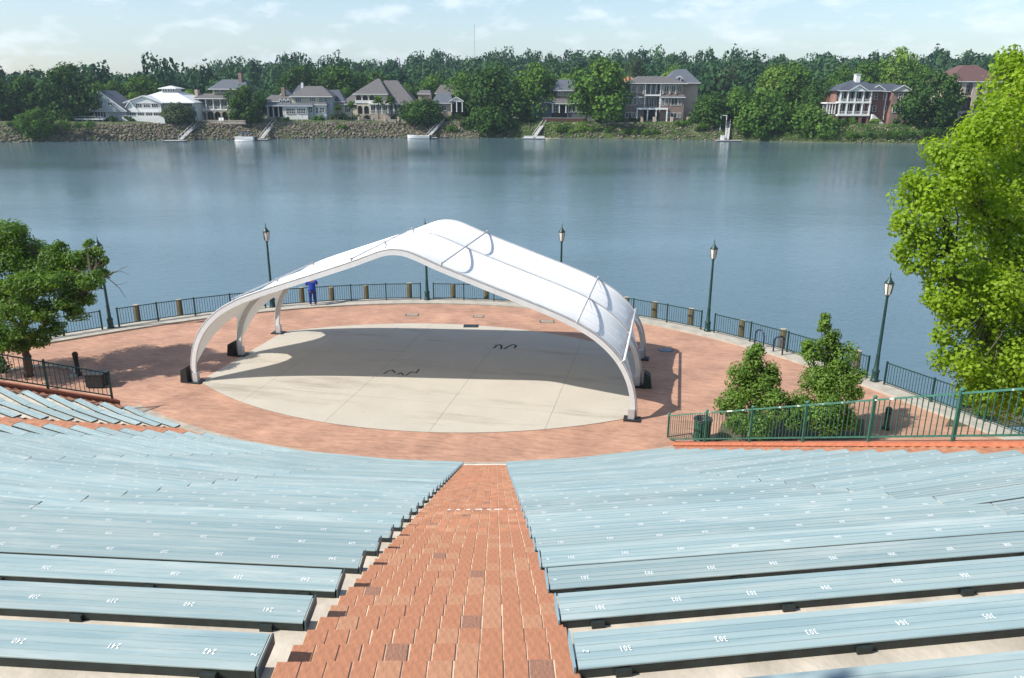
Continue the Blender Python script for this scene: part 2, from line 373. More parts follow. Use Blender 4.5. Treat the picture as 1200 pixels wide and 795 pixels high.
# --- brick stairs: three steps of brick to each bench row
BRK = []
for k, mt in enumerate((M_brick, M_brickd, M_brickl)):
    bm = MB(); bm.box(-.5, .5, -.5, .5, -1, 0)
    me = bm.mesh('brick', mt); BRK.append(me)
def stairs(name, label, centre, half, i0, i1, nb, singles, left=None):
    root = empty(name, (0, 0, 0)); tag(root, label, kind='structure')
    base = MB(); rest = [MB(), MB(), MB()]; cnt = 0
    for i in range(i0, i1):
        for s in range(3):
            ra = row_r(i) - 0.1 - s * RUN / 3; rb = ra - RUN / 3
            z = tread_z(i) + RISE * (2 - s) / 3 + 0.03
            hf = half(ra) if callable(half) else half
            lo, hi = (centre(ra) - dphi(hf, ra), centre(ra) + dphi(hf, ra)) if half else left(ra)
            lo2, hi2 = (centre(rb) - dphi(hf, rb), centre(rb) + dphi(hf, rb)) if half else left(rb)
            A, B, C_, D = bp(ra, lo), bp(ra, hi), bp(rb, hi2), bp(rb, lo2)
            base.hexa([A, B, C_, D], z - 0.5, z - 0.0045)
            rx = (B - A) / np.linalg.norm(B - A); ry = (D - A + C_ - B); ry /= np.linalg.norm(ry)
            L = RUN / 3
            for b in range(nb):
                t0, t1 = b / nb, (b + 1) / nb
                j0, j1 = 0.004 / (2 * 0.73), 0.004 / (2 * 0.73)
                c = (A + (B - A) * (t0 + t1) / 2 + D + (C_ - D) * (t0 + t1) / 2) / 2
                wd = np.linalg.norm(B - A) / nb - rnd.uniform(0.008, 0.013); ln = L - rnd.uniform(0.0, 0.003)
                dz = rnd.uniform(-0.001, 0.003); q = rnd.random(); kk = 1 if q < 0.03 else 2 if q < 0.25 else 0
                if cnt < singles:
                    o = link('brick', BRK[kk], root, (c[0], c[1], z + dz), (rnd.uniform(-.004, .004), rnd.uniform(-.006, .006), math.atan2(rx[1], rx[0]) + rnd.uniform(-.012, .012)))
                    o.scale = (wd, ln, 0.1); cnt += 1
                else:
                    rest[kk].obox((c[0], c[1], z + dz - 0.05), (*(rx * wd / 2), 0), (*(ry * ln / 2), 0), (0, 0, 0.05))
    base.build('mortar_bed', M_mortar, root)
    for mbb, mt in zip(rest, (M_brick, M_brickd, M_brickl)):
        if mbb.v: tag(mbb.build('bricks', mt, root), kind='stuff')
    return root
stairs('aisle_steps', 'red brick aisle steps running down between the blue benches', lambda r: AIS + .012 * (r - 26) / 22, lambda r: 0.775 - .042 * (r - 26) / 22, -3, 25, 12, 300)
stairs('second_aisle_steps', 'red brick steps between the far bench sections', lambda r: AIS2, 0.77, 10, 25, 12, 0)
stairs('right_side_steps', 'red brick steps along the wall with the sloping green railing', None, None, 6, 25, 5, 0, left=lambda r: (RIGHT_END + dphi(.03, r), wall_r(r)))
stairs('left_side_steps', 'red brick steps along the wall by the tree', None, None, 14, 25, 5, 0, left=lambda r: (wall_l(r), left_end((48.17 - r) / RUN) - dphi(.03, r)))
th = MB(); A, B = bp(26.98, AIS - dphi(.77, 26.7)), bp(26.98, AIS + dphi(.77, 26.7)); C_, D = bp(26.745, AIS + dphi(.77, 26.7)), bp(26.745, AIS - dphi(.77, 26.7))
th.hexa([A, B, C_, D], 0.05, 0.422)
tag(th.build('aisle_threshold', mat('pale_concrete', (0.66, 0.62, 0.53), 0.85, 0.08, 3)), 'pale concrete edge of the lowest aisle step', kind='structure')
# old white paint dashes on a few steps
ds = MB()
for i, s, lo, hi in ((8, 0, .25, .93), (15, 1, .3, .75), (18, 2, .35, .8)):
    ra = row_r(i) - 0.1 - s * RUN / 3; z = tread_z(i) + RISE * (2 - s) / 3 + 0.036
    t = lo
    while t < hi:
        w_ = rnd.uniform(.02, .10)
        if rnd.random() < .8:
            a0, a1 = AIS - dphi(.77, ra) + t * dphi(1.54, ra), AIS - dphi(.77, ra) + min(t + w_, hi) * dphi(1.54, ra)
            q = [bp(ra - .2, a0), bp(ra - .2, a1), bp(ra - .24, a1 - .02), bp(ra - .24, a0 + .03)]
            ds.hexa(q, z - .003, z)
        t += w_ + rnd.uniform(.015, .05)
tag(ds.build('step_paint', M_white), 'worn white paint dashes across the brick steps', kind='stuff')

# --- glyphs for the seat numbers
GL = {}
def glyph(ch):
    if ch in GL: return GL[ch]
    cu = bpy.data.curves.new('g', 'FONT'); cu.body = ch; cu.size = 1.0; cu.resolution_u = 2; cu.offset = 0.012
    o = bpy.data.objects.new('g', cu); COL.objects.link(o)
    bpy.context.view_layer.update()
    dg = bpy.context.evaluated_depsgraph_get(); me = o.evaluated_get(dg).to_mesh()
    v = [tuple(p.co) for p in me.vertices]; f = [tuple(p.vertices) for p in me.polygons]
    o.evaluated_get(dg).to_mesh_clear(); bpy.data.objects.remove(o); bpy.data.curves.remove(cu)
    GL[ch] = (v, f); return GL[ch]
def text_geo(s, h=0.039, w=0.0225):
    vs, fs = [], []; x = -(len(s) - 1) * w / 2
    for ch in s:
        v, f = glyph(ch); b = len(vs)
        mx = (min(p[0] for p in v) + max(p[0] for p in v)) / 2
        vs += [((p[0] - mx) * h * 0.92 + x, p[1] * h * 1.4 - h / 2, 0) for p in v]; fs += [tuple(b + i for i in q) for q in f]; x += w
    return vs, fs
TM = {}
def text_mesh(s):
    if s not in TM:
        v, f = text_geo(s); b = MB(); b.add(v, f); TM[s] = b.mesh('number_' + s, M_white)
    return TM[s]

# --- benches
PW = 0.262
prof = [(0, -0.010), (0, -0.003), (0.003, 0)]
for g in (1, 2, 3, 4):
    o = PW * g / 5; prof += [(o - .0035, 0), (o - .002, -.0035), (o + .002, -.0035), (o + .0035, 0)]
prof += [(PW - .003, 0), (PW, -.003), (PW, -.010)]
rail_prof = [(0.002, -0.064), (0.002, -0.0105), (0.034, -0.0105), (0.034, -0.064)]
BRKT = MB().box(-.038, .038, -.022, .22, -.043, -.0).mesh('bracket', M_steel_dk)
LEGM = MB().box(-.045, .045, -.03, .03, -.38, 0).mesh('leg', M_steel_dk)
SECT = dict(right='right of the central brick steps', middle='left of the central brick steps', left='on the short far section beside the tree wall')
def sweep_local(prf, r, pa, pb, z, org, ca, sa):
    """profile swept along a straight polygon side between angles pa and pb, in the segment's own axes"""
    V = []
    for ph in (pa, pb):
        for o, h in prf:
            q = bp(r - o, ph) - org; V.append((q[0] * ca + q[1] * sa, -q[0] * sa + q[1] * ca, h))
    n = len(prf); mbb = MB()
    mbb.add(V, [tuple(range(n))[::-1], tuple(range(n, 2 * n))] + [(k, (k + 1) % n, n + (k + 1) % n, n + k)[::-1] for k in range(n)])
    return mbb
def bench(sec, i, pa, pb, numfrom, direction):
    letter = chr(ord('Z') - i) if i >= 0 else 'AA'
    r, z = row_r(i), seat_z(i)
    mid = bp(r - .15, (pa + pb) / 2)
    root = empty('bench', (mid[0], mid[1], z), 'long blue ribbed bench marked row %s, %s' % (letter, SECT[sec]), 'bench', 'blue amphitheatre benches')
    cuts = [pa] + [p for p, _ in VX if pa + .4 < p < pb - .4] + [pb]
    g = dphi(0.011, r)
    for a, b in zip(cuts, cuts[1:]):
        A, B = bp(r, a + g), bp(r, b - g); an = math.atan2(*(B - A)[::-1]); ca, sa = math.cos(an), math.sin(an)
        jz, jy, jr = rnd.uniform(-.0012, .0012), rnd.uniform(-.005, .005), rnd.uniform(-.003, .003)
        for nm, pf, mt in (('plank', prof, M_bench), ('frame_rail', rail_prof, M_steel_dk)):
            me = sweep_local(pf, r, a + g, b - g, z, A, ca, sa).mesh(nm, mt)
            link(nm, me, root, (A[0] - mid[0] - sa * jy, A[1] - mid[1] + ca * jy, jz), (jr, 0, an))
        # brackets on the tread behind, legs in front
        L = np.linalg.norm(B - A); n = max(2, int(L / 1.25) + 1)
        for k in range(n):
            t = (0.22 + (L - .44) * k / (n - 1)) / L
            p = A + (B - A) * t; px = proj((*p, z))[0]
            near_ais = (k in (0, n - 1))
            if (i <= 7 or near_ais) and -60 < px < 1260:
                link('bracket', BRKT, root, (p[0] - mid[0], p[1] - mid[1], -.022), (0, 0, an))
            if i <= 3 and -60 < px < 1260:
                q = bp(r - .24, a + (b - a) * t); link('leg', LEGM, root, (q[0] - mid[0], q[1] - mid[1], -.062), (0, 0, an))
    for ph, sg in ((pa, 1), (pb, -1)):
        A0, A1 = bp(r + .002, ph), bp(r - PW - .002, ph); t = (A1 - A0) / np.linalg.norm(A1 - A0); s = np.array([-t[1], t[0]]) * (1 if sg < 0 else -1) * -1
        e = MB(); s = (bp(r, ph + sg) - bp(r, ph)); s /= np.linalg.norm(s)
        e.hexa([A0 - s * .010, A0 + s * .0, A1 + s * .0, A1 - s * .010] if sg > 0 else [A0, A0 - s * .010, A1 - s * .010, A1], z - .06, z + .004)
        e.build('end_cap', M_cap if sec == 'right' else M_cap_shade, root)
    # seat numbers, read from the stage side
    rn = r - 0.105
    tot = []; a = pa if direction > 0 else pb
    ph = a + direction * dphi(0.26, rn); num = numfrom; joined = MB()
    items = [(a + direction * dphi(0.055, rn), letter, True)]
    while pa < ph - dphi(.08, rn) and ph + dphi(.08, rn) < pb:
        items.append((ph, str(num), False)); ph += direction * dphi(0.487, rn) ; num += direction
    for ph, s, isl in items:
        p = bp(rn, ph); px, py = proj((*p, z))
        if not (-30 < px < 1230 and py < 830): continue
        tg = bp(rn, ph + .02) - bp(rn, ph - .02); an = math.atan2(tg[1], tg[0]) + math.pi + rnd.uniform(-.05, .05)
        if isl: an += math.pi / 2 * direction
        jx, jy = rnd.uniform(-.012, .012), rnd.uniform(-.008, .008)
        if i <= 6:
            o = link('seat_number' if not isl else 'row_letter', text_mesh(s), root, (p[0] - mid[0] + jx, p[1] - mid[1] + jy, .0026), (0, 0, an))
            if isl: o.scale = (.75, .75, 1)
        else:
            v, f = text_geo(s); c_, s_ = math.cos(an), math.sin(an)
            joined.add([(p[0] + jx + x * c_ - y * s_, p[1] + jy + x * s_ + y * c_, z + .0026) for x, y, _ in v], f)
    if joined.v: tag(joined.build('lettering', M_white, root), kind='stuff')
    return root
for i in range(-1, 26):
    r = row_r(i)
    bench('right', i, AIS + dphi(HR, r), RIGHT_END, 301, 1)
    if i >= 0: bench('middle', i, AIS2 + dphi(HALF, r), AIS - dphi(HL, r), 242 - int(round(.78 * i)), -1)
    if i >= 13: bench('left', i, left_end(i), AIS2 - dphi(HALF, r), 126 - int(round(.3 * i)), -1)

# --- side walls with sloping railings
def wz(r): return 0.02 + 0.447 * (r - 25.55)
def wall_line(fn, r, off, sg):
    """point on the wall: off metres outward from its inner face"""
    ph = fn(r) + sg * dphi(off, r); return bp(r / kpoly(ph) if False else r, ph)
def side_wall(label, fn, sg, r0, r1):
    wl_ = MB(); cp = MB(); n = 8; rs = [r0 + (r1 - r0) * k / n for k in range(n + 1)]
    for a, b in zip(rs, rs[1:]):
        q = [wall_line(fn, a, .0, sg), wall_line(fn, a, .33, sg), wall_line(fn, b, .33, sg), wall_line(fn, b, .0, sg)]
        if sg < 0: q = q[::-1]; zz = [wz(b), wz(b), wz(a), wz(a)]
        else: zz = [wz(a), wz(a), wz(b), wz(b)]
        wl_.hexa(q, -0.6, [t - .085 for t in zz])
        q = [wall_line(fn, a, -.03, sg), wall_line(fn, a, .36, sg), wall_line(fn, b, .36, sg), wall_line(fn, b, -.03, sg)]
        if sg < 0: q = q[::-1]
        cp.hexa(q, [t - .085 for t in zz], zz)
    root = empty('side_wall', (*wall_line(fn, r0, .15, sg), 0), label, 'wall')
    wl_.build('wall_body', mat('wall_brick', (0.27, 0.10, 0.065), 0.9, 0.3, 6, 0.3), root); cp.build('coping', M_coping, root)
side_wall('low brick wall capped in orange brick beneath the sloping green railing', wall_r, 1, 25.45, 44)
side_wall('low brick wall capped in brick beneath the dark railing by the tree', wall_l, -1, 26.55, 37)
def slope_rail(name, label, fn, sg, rs, mt, mtop):
    P = [np.array([*wall_line(fn, r, .17, sg), wz(r)]) for r in rs]
    root = empty(name, P[0], label, 'railing')
    for p in P:
        mbb = MB(); mbb.box(p[0] - .035, p[0] + .035, p[1] - .035, p[1] + .035, p[2] - .02, p[2] + 1.19)
        o = mbb.build('post', mt, root)
        c = MB(); c.lathe([(.052, 0), (.052, .03), (.03, .05), (.001, .055)], (p[0], p[1], p[2] + 1.19), 8); c.build('post_cap', mtop, o)
    for a, b in zip(P, P[1:]):
        d = (b - a) / np.linalg.norm(b - a)
        for h, w_, nm in ((1.12, .06, 'top_rail'), (.13, .045, 'bottom_rail')):
            MB().bar(a + d * .036 + (0, 0, h), b - d * .036 + (0, 0, h), w_, .045, mi=0).build(nm, mtop if h > .5 else mt, root)
        n = max(3, int(np.linalg.norm((b - a)[:2]) / .155))
        for k in range(1, n):
            q = a + (b - a) * k / n
            MB().box(q[0] - .009, q[0] + .009, q[1] - .009, q[1] + .009, q[2] + .15, q[2] + 1.10).build('baluster', mt, root)
def solve_r(fn, sg, px):
    lo, hi = 24.5, 45.0
    for _ in range(50):
        mm = (lo + hi) / 2
        if proj((*wall_line(fn, mm, .17, sg), wz(mm) + .5))[0] < px: lo = mm
        else: hi = mm
    return lo
rr = [solve_r(wall_r, 1, px) for px in (783, 827, 880, 943, 1021, 1121)] ; rr.append(rr[-1] + 2.3); rr.append(rr[-1] + 2.3)
slope_rail('sloping_railing', 'green metal railing with worn paint sloping up beside the right benches', wall_r, 1, rr, mat('rail_green', (0.028, 0.11, 0.078), 0.42, 0.25, 7, 0.05), M_gworn)
slope_rail('sloping_railing', 'dark green metal railing sloping up in front of the tree trunk', wall_l, -1, [26.75 + 2.25 * k for k in range(5)], M_greend, M_greend)
# ================================================================== promenade and river edge
CO = np.array([-3.976, 35.2685]); CU = np.array([.97872, -.20519]); CW = np.array([.20519, .97872])     # canopy / stage axes
def cp(u, w, z=0.0): q = CO + u * CU + w * CW; return np.array([q[0], q[1], z])
EC = (0.8, -9.6)
def edge_pt(th, off=0.0):
    rr_ = 22.55 + (abs(th) / 60.0) ** 4 * 0.95 + off
    return cp(EC[0] + rr_ * math.sin(R(th)), EC[1] + rr_ * math.cos(R(th)))[:2]
def edge_line(off=0.0):
    pts = [edge_pt(t, off) for t in np.linspace(-60, 60, 81)]
    tl = pts[0] - pts[1]; tl /= np.linalg.norm(tl); tr = pts[-1] - pts[-2]; tr /= np.linalg.norm(tr)
    L = [pts[0] + tl * s for s in (3, 7)]; L += [np.array([-34., L[-1][1] - 1.2]), np.array([-60., L[-1][1] - 2.0]), np.array([-400., L[-1][1] - 2.0])]
    Rr = [pts[-1] + tr * s for s in (3, 7)]; Rr += [np.array([27., Rr[-1][1] - 1.0]), np.array([60., Rr[-1][1] - 1.6]), np.array([400., Rr[-1][1] - 1.6])]
    return L[::-1] + pts + Rr
E0, EI, EO = edge_line(0), edge_line(-0.85), edge_line(0.38)
pv = MB()
for a, b in zip(EI, EI[1:]):
    pv.add([(a[0], 14 if a[1] > 20 else a[1] - 8, 0), (b[0], 14 if b[1] > 20 else b[1] - 8, 0), (b[0], b[1], 0), (a[0], a[1], 0)], [(0, 1, 2, 3)])
tag(pv.build('promenade', M_pave), 'red brick promenade round the stage', kind='structure')
kb = MB()
for k in range(len(EI) - 1):
    a, b, c, d = EI[k], EI[k + 1], EO[k + 1], EO[k]
    kb.hexa([a, b, c, d], -0.06, 0.09)
tag(kb.build('kerb', M_kerb), 'pale concrete kerb under the river railing', kind='structure')
swl = MB()
for k in range(len(EO) - 1):
    a, b = EO[k], EO[k + 1]; swl.add([(*a, -.05), (*b, -.05), (*b, -6), (*a, -6)], [(0, 1, 2, 3)])
tag(swl.build('river_wall', M_conc2), 'concrete river wall below the kerb', kind='structure')
gr = MB(); gr.add([(-3000, -3000, -.03), (3000, -3000, -.03), (3000, 14.2, -.03), (-3000, 14.2, -.03)], [(0, 1, 2, 3)])
gr.add([(-3000, -600, 10.8), (3000, -600, 10.8), (3000, -5.5, 10.8), (-3000, -5.5, 10.8)], [(0, 1, 2, 3)])
gr.add([(-3000, -5.5, 10.8), (-19, -5.5, 10.8), (-24, 14.2, -.03), (-3000, 14.2, -.03)], [(0, 1, 2, 3)])
gr.add([(17, -5.5, 10.8), (3000, -5.5, 10.8), (3000, 14.2, -.03), (14, 14.2, -.03)], [(0, 1, 2, 3)])
tag(gr.build('ground', mat('lawn', (0.055, 0.10, 0.03), 0.95, 0.3, 0.8, 0.4)), 'grassy levee bank', kind='structure')

def water_mat():
    mt, n, l, b = nodes('river_water')
    b.inputs['Base Color'].default_value = (0.088, 0.146, 0.174, 1); b.inputs['Roughness'].default_value = 0.06; b.inputs['IOR'].default_value = 1.33
    c = n.new('ShaderNodeTexCoord'); hs = []
    for sc_, st, wt, dt in ((0.55, (1.0, 2.2, 1), 1.0, 5), (0.07, (1, 2.4, 1), 1.1, 3), (2.4, (1, 1.7, 1), 0.5, 3)):
        mp = n.new('ShaderNodeMapping'); mp.inputs['Scale'].default_value = st; mp.inputs['Rotation'].default_value = (0, 0, .12); l.new(c.outputs['Object'], mp.inputs[0])
        t = n.new('ShaderNodeTexNoise'); t.inputs['Scale'].default_value = sc_; t.inputs['Detail'].default_value = dt; t.inputs['Roughness'].default_value = 0.6; l.new(mp.outputs[0], t.inputs[0])
        mu = n.new('ShaderNodeMath'); mu.operation = 'MULTIPLY'; mu.inputs[1].default_value = wt; l.new(t.outputs[0], mu.inputs[0]); hs.append(mu)
    s1 = n.new('ShaderNodeMath'); l.new(hs[0].outputs[0], s1.inputs[0]); l.new(hs[1].outputs[0], s1.inputs[1])
    s2 = n.new('ShaderNodeMath'); l.new(s1.outputs[0], s2.inputs[0]); l.new(hs[2].outputs[0], s2.inputs[1])
    # calmer and rougher lanes of wind
    mp = n.new('ShaderNodeMapping'); mp.inputs['Scale'].default_value = (0.5, 1.6, 1); l.new(c.outputs['Object'], mp.inputs[0])
    wt = n.new('ShaderNodeTexNoise'); wt.inputs['Scale'].default_value = 0.016; wt.inputs['Detail'].default_value = 3; l.new(mp.outputs[0], wt.inputs[0])
    mr = n.new('ShaderNodeMapRange'); mr.inputs[1].default_value = 0.35; mr.inputs[2].default_value = 0.65; mr.inputs[3].default_value = 0.018; mr.inputs[4].default_value = 0.06; l.new(wt.outputs[0], mr.inputs[0])
    bm = n.new('ShaderNodeBump'); bm.inputs['Strength'].default_value = 1.0; l.new(mr.outputs[0], bm.inputs['Distance'])
    l.new(s2.outputs[0], bm.inputs['Height']); l.new(bm.outputs[0], b.inputs['Normal'])
    return mt
WZ = -3.0
rv = MB(); xs = [-3500, -600, -200, 0, 200, 600, 3500]; ysr = [-20, 120, 330]
for i in range(6):
    for j in range(2): rv.add([(xs[i], ysr[j], WZ), (xs[i + 1], ysr[j], WZ), (xs[i + 1], ysr[j + 1], WZ), (xs[i], ysr[j + 1], WZ)], [(0, 1, 2, 3)])
tag(rv.build('river', water_mat()), 'wide calm river reflecting the far bank', kind='structure')

# --- river railing between the lamps
LTH = [-59, -36.7, -12.5, 9.3, 33.3, 57.8]
def rail_section(pts, label):
    """pts: plan points of the posts"""
    P = [np.array([p[0], p[1], 0.085]) for p in pts]
    root = empty('river_railing', P[0], label, 'railing', 'railing sections along the river edge')
    bal = MB()
    for p in P: MB().box(p[0] - .035, p[0] + .035, p[1] - .035, p[1] + .035, p[2], p[2] + 1.12).build('post', M_greend, root)
    for a, b in zip(P, P[1:]):
        MB().bar(a + (0, 0, 1.05), b + (0, 0, 1.05), .05, .045).build('top_rail', M_greend, root)
        MB().bar(a + (0, 0, .14), b + (0, 0, .14), .04, .04).build('bottom_rail', M_greend, root)
        n = int(np.linalg.norm(b - a) / .135)
        for k in range(1, n):
            q = a + (b - a) * k / n; bal.box(q[0] - .009, q[0] + .009, q[1] - .009, q[1] + .009, q[2] + .16, q[2] + 1.03)
    tag(bal.build('balusters', M_greend, root), kind='stuff')
GAP = 1.05
names_ = ['beyond the canopy legs, left of the person in blue', 'where the person in blue leans', 'behind the middle of the canopy', 'behind the right canopy shoulder', 'behind the two shrubs']
for (a, b), nm in zip(zip(LTH, LTH[1:]), names_):
    ts = np.linspace(a + GAP, b - GAP, 5)
    rail_section([edge_pt(t) for t in ts], 'dark green river railing section ' + nm)
pl_ = edge_pt(-59 - GAP); tl = edge_pt(-60) - edge_pt(-59); tl /= np.linalg.norm(tl)
rail_section([pl_ + tl * 2.3 * k for k in range(4)], 'dark green river railing section behind the leafy left tree')
pr_ = edge_pt(58 + GAP); tr = edge_pt(60) - edge_pt(59); tr /= np.linalg.norm(tr)
rail_section([pr_ + tr * 2.35 * k for k in range(4)], 'dark green river railing section running behind the bright green tree')

# --- lamps
M_glass = mat('lantern_glass', (0.62, 0.60, 0.55), 0.25, 0.06, 4)
LP = MB(); LP.lathe([(.20, 0), (.20, .06), (.16, .10), (.15, .42), (.17, .46), (.17, .52), (.11, .60), (.085, 1.2), (.082, 1.25), (.095, 1.28), (.078, 1.32), (.055, 3.95), (.06, 4.0), (.085, 4.05), (.09, 4.10)], n=10)
LN = MB(); LN.lathe([(.11, 4.10), (.13, 4.14), (.20, 4.62), (.20, 4.63)], n=6)
LB = MB()
for k in range(6):
    a = 2 * math.pi * k / 6; c_, s_ = math.cos(a), math.sin(a)
    LB.bar((.135 * c_, .135 * s_, 4.13), (.205 * c_, .205 * s_, 4.64), .022, .022)
LR_ = MB(); LR_.lathe([(.21, 4.63), (.215, 4.655), (.14, 4.74), (.075, 4.82), (.07, 4.87), (.03, 4.92), (.018, 4.98), (.03, 5.02), (.01, 5.10), (.004, 5.22)], n=12)
lm_ = [LP.mesh('pole', M_greend, True), LN.mesh('lantern_glass', M_glass), LB.mesh('lantern_bars', M_greend), LR_.mesh('lantern_roof', M_greend, True)]
LLAB = ['tall dark green lamp post beside the leafy left tree', 'tall dark green lamp post just left of the person in blue', 'tall dark green lamp post half hidden behind the canopy ridge',
        'tall dark green lamp post whose lantern shows above the canopy roof', 'tall dark green lamp post right of the canopy near the bike rack', 'tall dark green lamp post between the shrubs and the bright green tree']
for th_, lb in zip(LTH, LLAB):
    p = edge_pt(th_); root = empty('lamp_post', (p[0], p[1], .09), lb, 'lamp post', 'lamp posts along the river')
    for nm, me in zip(('pole', 'lantern_glass', 'lantern_bars', 'lantern_roof'), lm_):
        o = link(nm, me, root)
    root.rotation_euler = (0, 0, rnd.uniform(0, 1))

# --- timber pilings behind the rail
k = 0
for a, b in zip(LTH, LTH[1:]):
    for f in (.17, .40, .62, .86):
        if (a, f) in ((9.3, .17), (-59, .62)): continue
        p = edge_pt(a + (b - a) * (f + rnd.uniform(-.03, .03)), .62); h = rnd.uniform(.92, 1.04)
        root = empty('timber_piling', (p[0], p[1], -5), 'weathered round timber piling standing behind the river railing', 'piling', 'timber pilings along the river wall')
        s = MB(); s.tube([(p[0], p[1], -5), (p[0] + .02, p[1], h)], [.2, .165], 12, True); s.build('shaft', M_wood, root, True)
        s = MB(); s.lathe([(.165, 0), (.16, .02), (.10, .025)], (p[0] + .02, p[1], h), 12); s.build('sawn_top', M_woodtop, root)

# ================================================================== stage: lens of concrete slabs
def clip(poly, f):
    out = []
    for i in range(len(poly)):
        a, b = poly[i], poly[(i + 1) % len(poly)]; fa, fb = f(a), f(b)
        if fa >= 0: out.append(a)
        if (fa >= 0) != (fb >= 0):
            t = fa / (fa - fb); out.append((a[0] + (b[0] - a[0]) * t, a[1] + (b[1] - a[1]) * t))
    return out
lens = []
for u in np.linspace(-9.75, 9.75, 60): lens.append((u, 9.13 - math.sqrt(16.19 ** 2 - u * u)))
for u in np.linspace(9.75, -9.75, 60): lens.append((u, -8.35 + math.sqrt(16.08 ** 2 - (u - .35) ** 2)))
st = empty('stage', (CO[0], CO[1], 0)); tag(st, 'pale concrete lens-shaped stage floor under the canopy', kind='structure')
jb = MB(); jb.hexa([cp(u, w)[:2] for u, w in lens], -.02, .012); jb.build('joint_bed', mat('joint_filler', (0.22, 0.195, 0.16), 0.95, 0.3, 4), st)
us, wsx = [-11, -6.6, -2.2, 2.2, 6.6, 11], [-9, -3.9, 0.0, 3.9, 9]
for i in range(5):
    for j in range(4):
        q = lens
        for f in (lambda p: p[0] - us[i] - .006, lambda p: us[i + 1] - .006 - p[0], lambda p: p[1] - wsx[j] - .006, lambda p: wsx[j + 1] - .006 - p[1]):
            if q: q = clip(q, f)
        if q and len(q) > 2: MB().hexa([cp(u, w)[:2] for u, w in q], -.01, .022).build('slab', M_conc, st)
mk = mat('black_scrawl', (0.025, 0.022, 0.02), 0.8, 0.4, 12)
def ribbon(px, w, z=.0245):
    """a painted stroke laid on the stage through picture points"""
    P = [gz(x, y, z)[:2] for x, y in px]; b = MB()
    for a, c in zip(P, P[1:]):
        d = c - a; L = np.linalg.norm(d); d /= L; n_ = np.array([-d[1], d[0]]) * w / 2; a = a - d * w * .3; c = c + d * w * .3
        b.hexa([a - n_, c - n_, c + n_, a + n_], z - .002, z)
    return b
for px in ([(579, 408), (582, 405), (586, 404), (588, 406), (587, 409)], [(591, 409), (596, 406), (601, 404), (605, 405), (603, 408)]):
    ribbon(px, .11).build('paint_mark', mk, st)
for px in ([(450, 438), (455, 435), (460, 434), (463, 437)], [(466, 439), (470, 437), (473, 440)], [(476, 440), (482, 436), (488, 437), (491, 433)]):
    ribbon(px, .09).build('paint_mark', mat('faded_scrawl', (0.07, 0.06, 0.045), 0.85, 0.4, 9), st)

# ================================================================== canopy
ctrl = [(0, 6.56), (.5, 6.50), (1.1, 6.29), (1.9, 5.97), (3.4, 5.44), (4.9, 4.92), (6.3, 4.43), (7.4, 3.99), (8.4, 3.42), (9.2, 2.68), (9.72, 1.82), (9.97, .92), (10.02, 0)]
full = [(-u, z) for u, z in ctrl[::-1]] + ctrl[1:]
def catmull(P, n=8):
    out = []
    for i in range(len(P) - 1):
        p0, p1, p2, p3 = [np.array(P[min(max(j, 0), len(P) - 1)], float) for j in (i - 1, i, i + 1, i + 2)]
        for k in range(n):
            t = k / n; out.append(.5 * ((2 * p1) + (p2 - p0) * t + (2 * p0 - 5 * p1 + 4 * p2 - p3) * t * t + (3 * p1 - p0 - 3 * p2 + p3) * t ** 3))
    out.append(np.array(P[-1], float)); return np.array(out)
AR = catmull(full); SL = np.concatenate([[0], np.cumsum(np.linalg.norm(np.diff(AR, axis=0), axis=1))]); SL /= SL[-1]
def arch(t): return np.array([np.interp(t, SL, AR[:, 0]), np.interp(t, SL, AR[:, 1])])
def arch_n(t):
    d = arch(min(1, t + .003)) - arch(max(0, t - .003)); d /= np.linalg.norm(d); return np.array([-d[1], d[0]])
can = empty('stage_canopy', (CO[0], CO[1], 0), 'white tensioned fabric canopy on three steel arches over the stage', 'canopy')
M_rib = mat('white_steel', (0.62, 0.62, 0.61), 0.45, 0.06, 3)
M_pipe = mat('grey_pipe', (0.45, 0.455, 0.46), 0.4, 0.1, 4, metal=0.3)
def fabric_mat():
    mt, n, l, b = nodes('canopy_fabric')
    c = n.new('ShaderNodeTexCoord'); t = n.new('ShaderNodeTexNoise'); t.inputs['Scale'].default_value = 0.9; t.inputs['Detail'].default_value = 8; l.new(c.outputs['Object'], t.inputs[0])
    rp = n.new('ShaderNodeValToRGB'); rp.color_ramp.elements[0].position = .3; rp.color_ramp.elements[1].position = .6; l.new(t.outputs[0], rp.inputs[0])
    rp.color_ramp.elements[0].color = (.87, .865, .84, 1); rp.color_ramp.elements[1].color = (.90, .89, .86, 1)
    l.new(rp.outputs[0], b.inputs['Base Color']); b.inputs['Roughness'].default_value = .45
    tr = n.new('ShaderNodeBsdfTranslucent'); tr.inputs[0].default_value = (.72, .70, .66, 1); mx = n.new('ShaderNodeMixShader'); mx.inputs[0].default_value = .05
    l.new(b.outputs[0], mx.inputs[1]); l.new(tr.outputs[0], mx.inputs[2]); l.new(mx.outputs[0], n['Material Output'].inputs[0])
    return mt
M_fab = fabric_mat()
ARW = [-3.9, 0.0, 3.9]
